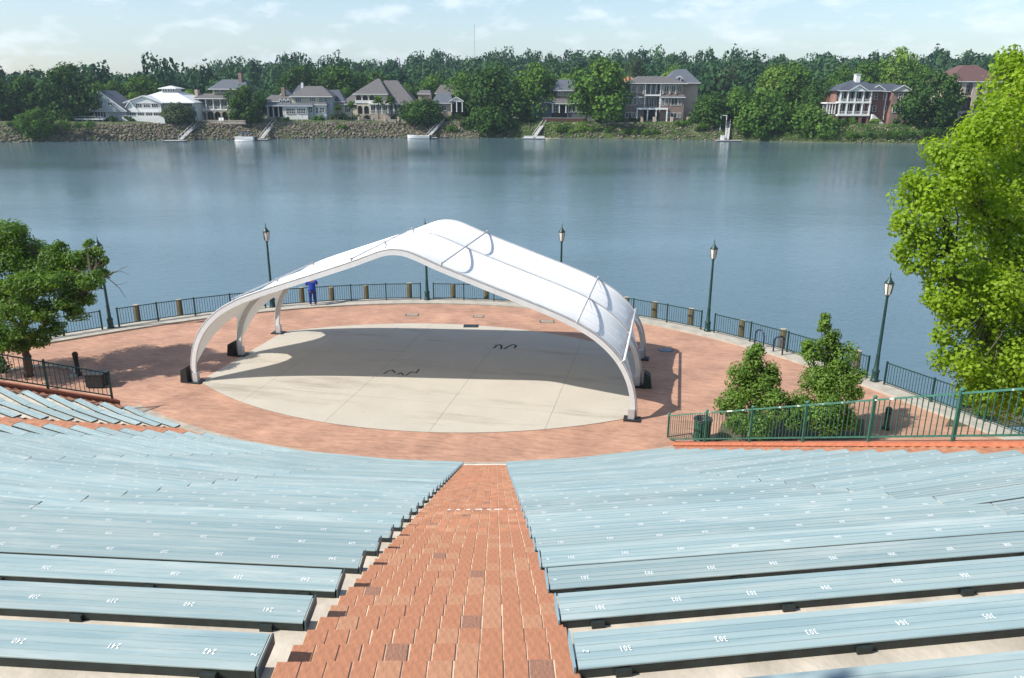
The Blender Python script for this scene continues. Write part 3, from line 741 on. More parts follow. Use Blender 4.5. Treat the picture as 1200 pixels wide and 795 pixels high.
for wv in ARW:
    n = 90; V = []; F = []
    for k in range(n + 1):
        t = k / n; a, nn = arch(t), arch_n(t); dep = .20
        for dw, dn in ((-.055, 0), (.055, 0), (.055, -dep), (-.055, -dep)):
            q = a + nn * dn; V.append(cp(q[0], wv + dw, max(q[1], 0.02)))
    for k in range(n):
        for j in range(4): F.append((4 * k + j, 4 * k + (j + 1) % 4, 4 * k + 4 + (j + 1) % 4, 4 * k + 4 + j))
    F += [(0, 1, 2, 3), tuple(4 * n + j for j in (3, 2, 1, 0))]
    MB().add(V, F).build('arch', M_rib, can)
    MB().tube([cp(*(lambda q: (q[0], wv, max(q[1], .02)))(arch(k / n) + arch_n(k / n) * .045)) for k in range(n + 1)], .042, 8).build('arch_pipe', M_pipe, can, True)
# fabric bays: sag between the arches, scalloped free edge over each side opening
for b_, (w0, w1) in enumerate(zip(ARW, ARW[1:])):
    nt, ns = 110, 22; V = []; F = []
    for js in range(ns + 1):
        s = js / ns; x = 2 * s - 1
        ze = np.interp(x, [-1, -.8, -.54, -.28, 0, .2, .45, .74, .9, 1], [.5, .85, 1.42, 1.92, 2.25, 2.38, 2.4, 2.1, 1.55, .6])
        # arc position whose height is ze, from the left foot
        tz = np.interp(ze, AR[:60, 1], SL[:60])
        for k in range(nt + 1):
            t = tz + (1 - 2 * tz) * k / nt; a, nn = arch(t), arch_n(t)
            fl = (1 - x * x); sag = .34 * fl * min(1, 6 * min(t - tz, 1 - tz - t) + .35)
            q = a + nn * (.03 - sag); V.append(cp(q[0], w0 + .03 + (w1 - w0 - .06) * s, q[1]))
    for js in range(ns):
        for k in range(nt): F.append((js * (nt + 1) + k, js * (nt + 1) + k + 1, (js + 1) * (nt + 1) + k + 1, (js + 1) * (nt + 1) + k))
    np_mesh('fabric_bay', np.array(V), np.array(F), M_fab, can, smooth=True)
# seams along the fabric panels
for (w0, w1) in zip(ARW, ARW[1:]):
    for s in (.25, .5, .75):
        x = 2 * s - 1; P = []; tz = np.interp(np.interp(x, [-1, -.5, 0, .5, 1], [.5, 1.5, 2.25, 2.4, .6]), AR[:60, 1], SL[:60]) + .01
        for k in range(81):
            t = tz + (1 - 2 * tz) * k / 80; sag = .34 * (1 - x * x) * min(1, 6 * min(t - tz, 1 - tz - t) + .35); q = arch(t) + arch_n(t) * (.034 - sag); P.append(cp(q[0], w0 + .03 + (w1 - w0 - .06) * s, q[1]))
        MB().tube(P, .011, 5).build('seam', mat('seam_tape', (.70, .70, .68), .5, .05, 3), can, True)
for uu in (-7.5, -1.9, 1.9, 7.5, 9.36):
    t = np.interp(uu, AR[:, 0], SL); a, nn = arch(t), arch_n(t); q = a + nn * .14
    big = abs(uu) > 9
    MB().tube([cp(q[0], -3.9, q[1]), cp(q[0], 3.9, q[1])], .055 if big else .035, 8).build('tie_rod', M_rib if big else M_alu, can, True)
    for wv in ARW:
        MB().tube([cp(a[0], wv, a[1]), cp((a + nn * .2)[0], wv, (a + nn * .2)[1])], .05, 6).build('rod_bracket', M_alu, can)
# roof cables on the right shoulder
for w0, w1 in ((-3.9, 0), (0, 3.9)):
    ta, tb_ = np.interp(7.5, AR[:, 0], SL), np.interp(9.36, AR[:, 0], SL); P = []
    for k in range(13):
        s = k / 12; t = ta + (tb_ - ta) * s; a = arch(t) + arch_n(t) * (.045 - .34 * (1 - (2 * s - 1) ** 2)); P.append(cp(a[0], w0 + (w1 - w0) * (1 - s), a[1]))
    MB().tube(P, .014, 5).build('cable', M_alu, can)
for sx in (-1, 1):
    for wv in ARW:
        MB().obox(cp(sx * 9.9, wv, .032), (*(CU * .34), 0), (*(CW * .26), 0), (0, 0, .03)).build('base_plate', M_black if sx > 0 else M_steel_dk, can)
        MB().obox(cp(sx * 9.86, wv, .26), (*(CU * .13), 0), (*(CW * .11), 0), (0, 0, .22)).build('foot_bracket', M_alu, can)
for sx, wv, mt in ((-1, -3.9, M_black), (-1, 0, M_black), (1, 0, mat('dark_green_cover', (0.012, 0.03, 0.026), .7, .3, 5))):
    b = MB(); o = sx * 10.15
    pts = [(o, 0.02), (o + sx * .38, .02), (o + sx * .3, .6), (o + sx * .02, .76)]
    V = [cp(u, wv + d, z) for d in (-.24, .24) for u, z in pts]
    b.add(V, [(0, 1, 2, 3), (7, 6, 5, 4), (0, 4, 5, 1), (1, 5, 6, 2), (2, 6, 7, 3), (3, 7, 4, 0)]); b.build('foot_cover', mt, can)

# ================================================================== small things on the promenade
M_plate = mat('cover_plate', (0.30, 0.24, 0.19), 0.6, 0.2, 4, 0.2)
for (x, y), rad, lb, mt, shape in (((483, 369), .55, 'grey rectangular utility cover in the brick nearest the river lamp', M_plate, 4), ((561, 371), .45, 'pale grey utility cover in the brick behind the stage', M_plate, 4),
                             ((552, 382.5), .6, 'dark drain grate at the back edge of the stage', M_steel_dk, 4), ((641, 377), .6, 'worn grey utility cover half under the canopy roof line', M_plate, 4),
                             ((780, 410.5), .40, 'blue grey round cover in the shade of the canopy', mat('blue_cover', (0.14, 0.18, 0.22), .6, .2, 4), 14)):
    g = gz(x, y, .01); n = shape; b = MB()
    pg = [(g[0] + rad * math.cos(2 * math.pi * (k + .5) / n), g[1] + rad * (.7 if n == 4 else .8) * math.sin(2 * math.pi * (k + .5) / n)) for k in range(n)]
    z0 = .02 if 'drain' in lb else 0
    root = empty('utility_cover', (g[0], g[1], 0), lb, 'cover')
    b.hexa(pg, z0 + .001, z0 + .012); b.build('frame', M_steel_dk, root)
    b = MB(); b.hexa([((p[0] - g[0]) * .88 + g[0], (p[1] - g[1]) * .88 + g[1]) for p in pg], z0 + .012, z0 + .018); b.build('plate', mt, root)
# bin by the sloping railing
g = gz(822, 516, 0); root = empty('litter_bin', g, 'green slatted litter bin with a black bag behind the sloping railing', 'bin')
for k in range(18):
    a = 2 * math.pi * k / 18; MB().bar((g[0] + .30 * math.cos(a), g[1] + .30 * math.sin(a), .06), (g[0] + .33 * math.cos(a), g[1] + .33 * math.sin(a), .86), .06, .012, (math.cos(a), math.sin(a), 0)).build('slat', M_green, root)
for z in (.08, .82):
    MB().tube([(g[0] + .325 * math.cos(2 * math.pi * k / 20), g[1] + .325 * math.sin(2 * math.pi * k / 20), z) for k in range(21)], .02, 6).build('hoop', M_green, root)
b = MB(); b.lathe([(.26, .05), (.29, .8), (.36, .9), (.37, .86), (.30, .93), (.24, .90), (.20, .6)], g, 14); b.build('bag', mat('bag_plastic', (0.03, 0.03, 0.035), .25, .4, 12, .6), root, True)
b = MB(); b.box(g[0] - .3, g[0] + .3, g[1] - .3, g[1] + .3, 0, .05); b.build('base', M_steel_dk, root)
# bollards and the black case on the left
def bollard(p, h, lb, mt):
    root = empty('bollard', p, lb, 'bollard')
    b = MB(); b.lathe([(.16, 0), (.16, .08), (.11, .14), (.10, h - .22), (.13, h - .18), (.13, h - .12), (.115, h - .04), (.06, h), (.01, h + .02)], p, 12); b.build('post', mt, root, True)
    b = MB(); b.lathe([(.125, h - .30), (.128, h - .29), (.128, h - .26), (.125, h - .25)], p, 12); b.build('ring', mt, root)
bollard(gz(1038, 503, 0), .95, 'short dark green bollard behind the sloping railing', M_greend)
bollard(gz(92, 440, 0), 1.15, 'short black bollard behind the dark railing by the tree', M_black)
g = gz(115, 453, 0); root = empty('equipment_case', g, 'black equipment case on the brick behind the dark railing', 'case')
MB().box(g[0] - .38, g[0] + .38, g[1] - .3, g[1] + .3, .06, .62).build('body', M_black, root)
MB().box(g[0] - .4, g[0] + .4, g[1] - .32, g[1] + .32, .62, .67).build('lid', mat('case_lid', (0.03, 0.03, 0.032), .5, .2, 4), root)
for dx in (-.3, .3):
    for dy in (-.22, .22): MB().lathe([(.05, 0), (.05, .06)], (g[0] + dx, g[1] + dy, 0), 8).build('foot', M_steel_dk, root)
# bike rack: two hoops
M_navy = mat('navy_paint', (0.012, 0.02, 0.05), .4, .2, 5)
ga, gb = gz(889, 407, .0), gz(911, 416, .0); ga[2] = gb[2] = 0
root = empty('bike_rack', (ga + gb) / 2, 'navy bike rack of two hoops beside the river kerb', 'bike rack')
dv = gb - ga; dv /= np.linalg.norm(dv)
for c0 in (ga, gb):
    P = [c0 - dv * .32] + [c0 - dv * .32 * math.cos(math.pi * k / 10) + np.array([0, 0, .62 + .32 * math.sin(math.pi * k / 10)]) for k in range(11)] + [c0 + dv * .32]
    MB().tube(P, .04, 8).build('hoop', M_navy, root, True)
MB().bar(ga - dv * .5 + (0, 0, .02), gb + dv * .5 + (0, 0, .02), .1, .04).build('ground_rail', M_navy, root)

# ================================================================== the person leaning on the rail
def skin_mesh(name, verts, edges, rads, mt, parent, sub=2):
    me = bpy.data.meshes.new(name); me.from_pydata(verts, edges, []); o = link(name, me, parent); me.materials.append(mt)
    md = o.modifiers.new('skin', 'SKIN'); md.use_smooth_shade = True
    for v, q in zip(me.skin_vertices[0].data, rads): v.radius = q if hasattr(q, '__len__') else (q, q)
    me.skin_vertices[0].data[0].use_root = True
    s = o.modifiers.new('sub', 'SUBSURF'); s.levels = s.render_levels = sub
    return o
pth = min(np.linspace(-40, -20, 401), key=lambda t: abs(proj((*edge_pt(t, -.42), .9))[0] - 366))
pp = edge_pt(pth, -.42); fw = edge_pt(pth, 1) - edge_pt(pth, 0); ang = math.atan2(fw[1], fw[0]) - math.pi / 2
pers = empty('person', (pp[0], pp[1], .09), 'person in a bright blue short sleeved top and blue trousers leaning on the river railing', 'person', None, ang)
pers.scale = (1.25, 1.15, 1.06)
M_skin = mat('skin', (0.36, 0.20, 0.14), .6, .08, 6); M_scrub = mat('blue_scrubs', (0.010, 0.055, 0.36), .8, .25, 9, .3); M_trou = mat('blue_trousers', (0.012, 0.04, 0.20), .8, .25, 9, .3)
def body():
    v = [(0, 0, .95), (0, .03, 1.15), (0, .07, 1.38), (0, .10, 1.50), (0, .15, 1.57), (0, .19, 1.66), (0, .21, 1.75)]; e = [(0, 1), (1, 2), (2, 3), (3, 4), (4, 5), (5, 6)]
    r = [(.11, .08), (.12, .085), (.15, .10), (.07, .065), (.055, .055), (.085, .10), (.07, .085)]
    for s in (-1, 1):
        b = len(v); v += [(s * .10, 0, .86), (s * .11, .02, .50), (s * .12, -.02, .09), (s * .12, .12, .035)]; e += [(0, b), (b, b + 1), (b + 1, b + 2), (b + 2, b + 3)]; r += [(.09, .095), (.058, .06), (.042, .045), (.04, .03)]
        b = len(v); v += [(s * .19, .08, 1.42), (s * .27, .16, 1.17), (s * .16, .38, 1.20), (s * .11, .46, 1.21)]; e += [(2, b), (b, b + 1), (b + 1, b + 2), (b + 2, b + 3)]; r += [(.062, .062), (.045, .045), (.032, .032), (.035, .02)]
        for k in range(4):
            c = len(v); v += [(s * .11 - .03 + .02 * k, .50, 1.215), (s * .11 - .03 + .02 * k, .545, 1.19)]; e += [(b + 3, c), (c, c + 1)]; r += [(.010, .010), (.008, .008)]
    return v, e, r
v, e, r = body(); skin_mesh('body', v, e, r, M_skin, pers)
v = [(0, .01, .80), (0, .02, 1.02), (0, .045, 1.2), (0, .075, 1.38), (0, .095, 1.46)]; e = [(0, 1), (1, 2), (2, 3), (3, 4)]; r = [(.215, .165), (.205, .15), (.19, .135), (.21, .13), (.11, .08)]
for s in (-1, 1):
    b = len(v); v += [(s * .20, .085, 1.41), (s * .265, .14, 1.23)]; e += [(3, b), (b, b + 1)]; r += [(.085, .085), (.075, .075)]
skin_mesh('scrub_top', v, e, r, M_scrub, pers)
v = [(0, .0, .95)]; e = []; r = [(.185, .14)]
for s in (-1, 1):
    b = len(v); v += [(s * .10, 0, .82), (s * .112, .015, .50), (s * .12, -.02, .10)]; e += [(0, b), (b, b + 1), (b + 1, b + 2)]; r += [(.108, .11), (.082, .085), (.07, .07)]
skin_mesh('trousers', v, e, r, M_trou, pers)
for s in (-1, 1):
    skin_mesh('shoe', [(s * .12, -.05, .035), (s * .12, .06, .04), (s * .12, .17, .03)], [(0, 1), (1, 2)], [(.045, .04), (.048, .042), (.04, .028)], mat('white_shoe', (.55, .55, .55), .6, .1, 5), pers, 1)
hv = skin_mesh('hair', [(0, .17, 1.66), (0, .18, 1.72), (0, .20, 1.80), (0, .24, 1.825)], [(0, 1), (1, 2), (2, 3)], [(.075, .07), (.092, .085), (.085, .08), (.05, .045)], mat('hair', (0.03, 0.02, 0.015), .7, .3, 20, .4), pers)
# ================================================================== near trees and shrubs
def limb(mbb, pts, r0, r1, n=7):
    P = [np.array(p, float) for p in pts]; Q = []
    for a, b in zip(P, P[1:]):
        for k in range(4): Q.append(a + (b - a) * k / 4)
    Q.append(P[-1]); m_ = len(Q)
    Q = [q + nr.normal(0, .012 * r0 * 10, 3) * (0 < i < m_ - 1) for i, q in enumerate(Q)]
    mbb.tube(Q, [r0 + (r1 - r0) * i / (m_ - 1) for i in range(m_)], n)
def px_blobs(L, flat=1.0, sub=5):
    """(x, y, radius px, depth) -> ellipsoids in metres, each broken into smaller clumps"""
    out = []
    for x, y, rp, dep in L:
        c = gd(x, y, dep); r = rp * dep / FPX
        out.append((*c, r * .72, r * .72, r * .72 * flat))
        for _ in range(sub):
            d = nr.normal(0, 1, 3); d /= np.linalg.norm(d); q = c + d * r * nr.uniform(.45, .8) * np.array([1, 1, flat]); k = r * nr.uniform(.28, .5)
            out.append((*q, k, k, k * flat))
    return np.array(out)
def leafy_tree(name, label, cat, base, trunk_pts, limbs, blobs, nleaf, size, mt, r0, shell=.6, group=None, slim=.6):
    root = empty(name, base, label, cat, group)
    tk = MB(); limb(tk, trunk_pts, r0, r0 * .62, 9)
    for L, a, b in limbs: limb(tk, L, a, b, 6)
    # twigs to the clumps
    tp = np.array(trunk_pts[-1], float)
    ends = [np.array(L[-1], float) for L, _, _ in limbs] + [tp]
    for q in blobs[::2]:
        e_ = min(ends, key=lambda t: np.linalg.norm(t - q[:3])); md = (e_ + q[:3]) / 2 + nr.normal(0, .12, 3)
        limb(tk, [e_, md, q[:3]], r0 * .16, r0 * .05, 5)
    tk.build('trunk', M_bark, root, True)
    P, N, t = blob_points(blobs, nleaf, nr, shell); V, F = leaf_quads(P, N, np.full(nleaf, size), slim=slim)
    np_mesh('crown', V, F, mt, root, tint=t)
    return root
L_bright = leaf_mat('bright_leaf', (0.13, 0.23, 0.014), (0.34, 0.47, 0.035), .5)
L_mid = leaf_mat('mid_leaf', (0.055, 0.12, 0.016), (0.16, 0.27, 0.035), .38)
L_shrub = leaf_mat('shrub_leaf', (0.06, 0.13, 0.018), (0.19, 0.31, 0.045), .32)
L_dark = leaf_mat('dark_leaf', (0.018, 0.045, 0.010), (0.05, 0.10, 0.02), .2)

# bright tree on the right
b0 = np.array([17.2, 21.0, 0.0])
RB = px_blobs([(1196, 100, 36, 24), (1168, 150, 40, 23), (1125, 205, 42, 22.5), (1085, 240, 36, 22), (1080, 285, 26, 22), (1118, 290, 36, 22), (1150, 240, 58, 24), (1195, 200, 62, 25), (1190, 290, 58, 24),
               (1160, 350, 46, 22.5), (1122, 372, 24, 22), (1130, 420, 30, 22), (1175, 425, 50, 23), (1205, 370, 60, 24), (1235, 150, 80, 26), (1250, 280, 80, 25), (1240, 430, 60, 24), (1300, 220, 90, 26), (1060, 262, 18, 22), (1105, 395, 14, 22), (1054, 296, 12, 22), (1066, 310, 14, 22), (1100, 345, 20, 22), (1150, 450, 34, 22.5), (1190, 465, 36, 23), (1185, 72, 20, 24), (1100, 225, 30, 22), (1140, 165, 34, 23), (1130, 330, 30, 22.5), (1165, 400, 40, 23), (1175, 340, 50, 23.5), (1105, 182, 26, 22.5), (1072, 215, 20, 22), (1098, 318, 22, 22), (1112, 350, 24, 22)], 1.0, 7); RB[:, 3:6] *= 1.28
leafy_tree('broadleaf_tree', 'bright yellow green broadleaf tree overhanging the river railing beside the sloping railing', 'tree', b0,
           [b0, b0 + (.1, 0, 1.6), b0 + (-.1, .2, 3.4), b0 + (-.3, .1, 5.5)],
           [([b0 + (-.1, .2, 3.4), gd(1215, 400, 23.5), gd(1165, 360, 22.8)], .12, .04), ([b0 + (-.3, .1, 5.5), gd(1220, 270, 24), gd(1150, 250, 23.5)], .13, .04),
            ([b0 + (-.3, .1, 5.5), gd(1240, 200, 25), gd(1190, 140, 24)], .12, .03), ([b0 + (-.2, .1, 4.2), gd(1225, 330, 24), gd(1120, 290, 22.5)], .11, .03)],
           RB, 82000, .125, L_bright, .2, .7, slim=.72)
# left tree behind the dark railing
b0 = gz(34, 441, 0); dl = 35.5
LB_ = px_blobs([(8, 272, 24, dl), (30, 295, 26, dl + 1), (62, 305, 22, dl), (90, 306, 20, dl), (112, 312, 13, dl), (105, 330, 17, dl - 1), (70, 332, 24, dl - 1), (35, 335, 28, dl - 1), (5, 330, 30, dl), (20, 368, 24, dl - 1.5),
                (52, 366, 20, dl - 1), (78, 352, 16, dl - 1), (0, 395, 20, dl - 1), (-35, 300, 45, dl), (-40, 370, 45, dl), (122, 305, 7, dl), (70, 286, 8, dl), (28, 388, 14, dl - 1), (84, 318, 18, dl + 1.2), (60, 384, 15, dl - .5), (88, 368, 14, dl - .5), (45, 398, 13, dl - .5), (14, 404, 18, dl - .5), (98, 348, 16, dl), (120, 322, 9, dl), (20, 302, 24, dl), (48, 318, 24, dl), (15, 352, 26, dl), (60, 295, 14, dl), (100, 300, 12, dl), (112, 297, 12, dl), (104, 286, 8, dl)], .72, 8); LB_[:, 3:6] *= 1.3
leafy_tree('spreading_tree', 'dark green spreading tree with a forked trunk behind the dark railing', 'tree', b0,
           [b0, gd(32, 425, 36), gd(30, 412, 36), gd(29, 404, 36)],
           [([gd(29, 404, 36), gd(27, 380, 36), gd(15, 340, 35.5)], .14, .05), ([gd(30, 410, 36), gd(44, 391, 35.8), gd(70, 352, 35.3), gd(108, 325, 35)], .13, .035), ([gd(28, 390, 36), gd(40, 350, 36), gd(60, 310, 36)], .1, .03),
            ([gd(28, 385, 36), gd(5, 370, 35.6), gd(-20, 340, 35)], .10, .04), ([gd(110, 330, 35), gd(128, 322, 35), gd(150, 312, 35)], .035, .008), ([gd(124, 324, 35), gd(140, 338, 35), gd(148, 350, 35)], .025, .006),
            ([gd(132, 320, 35), gd(142, 318, 35.3), gd(152, 322, 35.5)], .015, .005), ([gd(136, 334, 35), gd(144, 333, 35.3), gd(150, 330, 35.5)], .012, .004)],
           LB_, 56000, .13, L_mid, .21, .6, slim=.6)
# shrubs behind the sloping railing
def shrub(label, base, L, n, size, mt, name='shrub', flat=.9, sub=9):
    B_ = px_blobs(L, flat, sub); B_[:, 3:6] *= 1.15; root = empty(name, base, label, 'shrub')
    st_ = MB()
    for q in B_[::3]:
        md = (np.array(base) + q[:3]) / 2 + np.array([*(nr.normal(0, .15, 2)), .1]); limb(st_, [base, md, q[:3]], .035, .012, 5)
    st_.build('stems', M_bark, root, True)
    P, N, t = blob_points(B_, n, nr, .8); k = P[:, 2] > .03; P, N, t = P[k], N[k], t[k]
    V, F = leaf_quads(P, N, np.full(len(P), size), slim=.5); np_mesh('foliage', V, F, mt, root, tint=t)
s1 = gz(884, 512, 0); s2 = gz(972, 508, 0)
shrub('rounded green shrub behind the sloping railing, the lower one nearer the bin', s1, [(884, 420, 17, 30), (866, 436, 18, 30), (900, 440, 19, 30), (882, 458, 30, 30), (858, 470, 20, 29.6), (908, 470, 20, 29.6), (884, 492, 26, 29.4), (862, 496, 16, 29.4), (888, 408, 9, 30)], 15000, .12, L_shrub)
shrub('taller upright green shrub behind the sloping railing, beside the river lamp', s2, [(966, 382, 11, 30), (974, 398, 14, 30), (955, 412, 18, 30), (982, 418, 22, 30), (962, 438, 26, 30), (994, 436, 20, 30), (972, 462, 32, 29.6), (1002, 462, 12, 29.6), (938, 470, 20, 29.6), (930, 488, 20, 29.4), (966, 490, 28, 29.4), (992, 490, 16, 29.4), (946, 404, 9, 30), (968, 372, 7, 30)], 20000, .12, L_shrub)
g = gz(-8, 442, .6); shrub('dark low shrub at the foot of the forked tree', g, [(-6, 425, 14, 33.5), (4, 432, 9, 33.2)], 1200, .12, L_dark)
for k, (x, y) in enumerate(((1130, 478), (1165, 476), (1190, 486), (1150, 492))):
    g = gz(x, y, 0)
    root = empty('low_plant', g, 'low strappy green plant in the bed under the bright green tree', 'plant', 'low plants under the bright tree')
    nb = 34; V = []; F = []
    for q in range(nb):
        a = nr.uniform(0, 6.28); le = nr.uniform(.4, .75); d = np.array([math.cos(a), math.sin(a), 0]); s_ = np.array([-d[1], d[0], 0]) * .035; b_ = len(V)
        V += [g + d * .02 - s_, g + d * .02 + s_, g + d * le * .55 + s_ + (0, 0, le * .75), g + d * le * .55 - s_ + (0, 0, le * .75), g + d * le + (0, 0, le * .55), g + d * le * 1.02 + (0, 0, le * .53)]
        F += [(b_, b_ + 1, b_ + 2, b_ + 3), (b_ + 3, b_ + 2, b_ + 4, b_ + 5)]
    np_mesh('leaves', np.array(V), np.array(F), L_mid, root, tint=nr.random(len(F)))
bd = MB(); bd.hexa([gz(x, y, 0)[:2] for x, y in ((838, 517), (1012, 514), (1012, 492), (930, 488), (845, 498))], -.01, .03)
tag(bd.build('planting_bed', M_soil), 'dark soil bed under the two shrubs', kind='structure')
bd = MB(); bd.hexa([gz(x, y, 0)[:2] for x, y in ((1108, 500), (1300, 500), (1300, 455), (1180, 462), (1120, 478))], -.01, .03)
tag(bd.build('tree_bed', M_soil), 'dark soil bed under the bright green tree', kind='structure')
cb = MB(); cc = gz(40, 442, 0)[:2]
for k in range(12):
    a, b = R(-10 + 14 * k), R(-10 + 14 * (k + 1)); q = [cc + np.array([math.cos(t), math.sin(t)]) * r_ * np.array([1, .75]) for r_, t in ((1.7, a), (1.95, a), (1.95, b), (1.7, b))]
    cb.hexa(q, -.02, .1)
tag(cb.build('bed_kerb', M_kerb), 'curved pale kerb round the left tree bed', kind='structure')
# tree behind the viewpoint whose crown shades the topmost rows
b0 = np.array([-6.5, -6.5, 10.75])
SB = []
for x, y, z, r_ in ((-1.4, -.05, 15.4, .9), (-2.3, .1, 15.4, .9), (-3.4, .1, 15.5, .9), (-4.5, -.1, 15.5, .9), (-.2, -.2, 15.6, .8), (-3.2, -.9, 15.8, 1.4), (-5.4, -1.2, 16.2, 1.6), (-9.4, -1.4, 15.8, 1.4), (-6.2, -4.5, 17, 2.4), (-3.5, -4.2, 17, 2.2), (-9, -4.6, 16.8, 2.4), (-6.5, -7.2, 17, 2.6)):
    SB.append((x, y, z, r_ * .75, r_ * .75, r_ * .55))
    for _ in range(6):
        d = nr.normal(0, 1, 3); d /= np.linalg.norm(d); d[1] = min(d[1], .85); k = r_ * nr.uniform(.25, .45); SB.append((x + d[0] * r_ * .6, y + d[1] * r_ * .55, z + d[2] * r_ * .4, k, k, k * .8))
SB = np.array(SB)
leafy_tree('shade_tree', 'shade tree on the levee behind the topmost bench rows', 'tree', b0, [b0 - (0, 0, .1), b0 + (0, .2, 2.0), b0 + (.1, .6, 4.2)],
           [([b0 + (.1, .6, 4.2), (-5, -4, 16), (-3.2, -1.3, 15.8)], .14, .04), ([b0 + (.1, .6, 4.2), (-7.5, -3.5, 16), (-8, -1.2, 15.6)], .13, .04)], SB, 14000, .16, L_mid, .24, .7)
# ================================================================== far bank
BK = [(-700, 190), (-400, 215), (-160, 254), (-120, 268), (-80, 281), (-40, 293), (0, 294), (40, 290), (80, 283), (110, 275), (135, 272), (400, 258), (700, 240)]
def bank_y(x): return float(np.interp(x, [p[0] for p in BK], [p[1] for p in BK]))
def sstep(t): t = min(1, max(0, t)); return t * t * (3 - 2 * t)
def hillh(x, t):
    """height of the wooded rise, t metres behind the water line"""
    h = 3.2 + 16 * sstep((t - 75) / 260) + 6 * sstep((t - 300) / 300)
    return h * 1.0 + (1.6 * math.sin(x * .021 + 1.2) + 2.0 * math.sin(x * .0095)) * sstep((t - 60) / 120) - 19 * sstep((-x - 120) / 190) * sstep((t - 75) / 200)
tp = [(-2, -4.2), (0, -3.02), (2.5, -1.2), (6, 1.3), (9, 2.6), (12, 2.9), (30, 3.0), (55, 3.1)]
xs = list(np.linspace(-700, 700, 141)); V = []; F = []
cols = [t for t, _ in tp]
for x in xs:
    y0 = bank_y(x)
    for t, z in tp: V.append((x, y0 + t, z + (nr.uniform(-.15, .15) if 1 < t < 50 else 0)))
nc = len(tp)
for i in range(len(xs) - 1):
    for j in range(nc - 1): a = i * nc + j; F.append((a, a + nc, a + nc + 1, a + 1))
M_fgrass = mat('bank_grass', (0.05, 0.09, 0.028), .95, .35, .25, .3, col2=(0.11, 0.11, 0.055))
tag(np_mesh('far_bank', np.array(V), np.array(F), M_fgrass), 'grassy far river bank', kind='structure')
V = []; F = []; ts = [55, 75, 100, 140, 180, 220, 260, 300, 340, 420, 520, 700, 1100, 4000]; nc = len(ts)
xs2 = list(np.linspace(-1400, 1400, 101))
for x in xs2:
    for t in ts: V.append((x * (1 if t < 1000 else 3), bank_y(x) + t, hillh(x, t) if t > 56 else 3.05))
for i in range(len(xs2) - 1):
    for j in range(nc - 1): a = i * nc + j; F.append((a, a + nc, a + nc + 1, a + 1))
tag(np_mesh('hill', np.array(V), np.array(F), mat('wood_floor', (0.03, 0.05, 0.018), 1, .3, .1)), 'wooded hill behind the far bank', kind='structure')

# --- distant wood: one mass
F_far = leaf_mat('far_wood_leaf', (0.012, 0.043, 0.022), (0.052, 0.113, 0.043), .12, .8, .06)
def proto_crown(n, rng):
    K = rng.integers(5, 9); bl = [(0, 0, .62, .5, .5, .45)]
    for _ in range(K):
        a = rng.uniform(0, 6.28); h = rng.uniform(.3, .9); rr_ = .42 * math.sqrt(max(.05, 1 - ((h - .5) / .55) ** 2)); k = rng.uniform(.2, .34)
        bl.append((rr_ * math.cos(a), rr_ * math.sin(a), h, k, k, k))
    P, N, t = blob_points(bl, n, rng, .3)
    V, Fq = leaf_quads(P, N, np.full(n, .125), slim=.9, rng=rng)
    return V, t
PR = [proto_crown(430, nr) for _ in range(10)]
Vs, Ts = [], []
y_front = lambda x: bank_y(x) + 78
cnt = 0
for row, t in enumerate([78, 92, 106, 122, 138, 155, 172, 190, 208, 228, 248, 268, 290, 312, 334, 356]):
    sp = 10.5 + .012 * t
    half = 215 + .72 * t
    x = -half + rnd.uniform(0, sp)
    while x < half:
        tt = t + rnd.uniform(-7, 7); hgt = rnd.uniform(12.5, 18.5) * (1 + .16 * math.sin(x * .043 + t) + .10 * math.sin(x * .11 + 2 * t)) * (1.1 if t > 180 else 1); wd = rnd.uniform(10, 15) * (.8 if rnd.random() < .2 else 1)
        if rnd.random() < .05: hgt *= 1.15
        V, tn = PR[rnd.randrange(10)]; a = rnd.uniform(0, 6.28); c_, s_ = math.cos(a), math.sin(a)
        Q = np.stack([(V[:, 0] * c_ - V[:, 1] * s_) * wd, (V[:, 0] * s_ + V[:, 1] * c_) * wd, V[:, 2] * hgt], 1) + np.array([x, bank_y(x) + tt, hillh(x, tt) - 1.0])
        Vs.append(Q); b_ = rnd.choice((-.3, -.2, -.05, .1, .3, .5)); Ts.append(np.clip(tn * .7 + b_ + .15, 0, 1)); cnt += 1; x += sp * rnd.uniform(.7, 1.25)
V = np.concatenate(Vs); F = np.arange(len(V)).reshape(-1, 4)
tag(np_mesh('distant_wood', V, F, F_far, tint=np.concatenate(Ts)), 'dark green wooded hillside on the skyline', 'wood', kind='stuff')

# --- rock armour on the far bank
ico = [(-.5257, 0, .8507), (.5257, 0, .8507), (-.5257, 0, -.8507), (.5257, 0, -.8507), (0, .8507, .5257), (0, .8507, -.5257), (0, -.8507, .5257), (0, -.8507, -.5257), (.8507, .5257, 0), (-.8507, .5257, 0), (.8507, -.5257, 0), (-.8507, -.5257, 0)]
icf = [(0, 1, 4), (0, 4, 9), (9, 4, 5), (4, 8, 5), (4, 1, 8), (8, 1, 10), (8, 10, 3), (5, 8, 3), (5, 3, 2), (2, 3, 7), (7, 3, 10), (7, 10, 6), (7, 6, 11), (11, 6, 0), (0, 6, 1), (6, 10, 1), (9, 11, 0), (9, 2, 11), (9, 5, 2), (7, 11, 2)]
ico = np.array(ico); icf = np.array(icf)
Vs, Fs, Ts = [], [], []; off = 0
def rock_w(x):
    px = proj((x, bank_y(x) + 4, 0))[0]
    return float(np.interp(px, [-200, 90, 110, 545, 560, 580, 600, 640, 700, 830, 850, 960, 1010, 1060, 1100], [.9, .8, 1, 1, .9, .5, .12, .15, .35, .35, .2, .0, .35, .3, .1]))
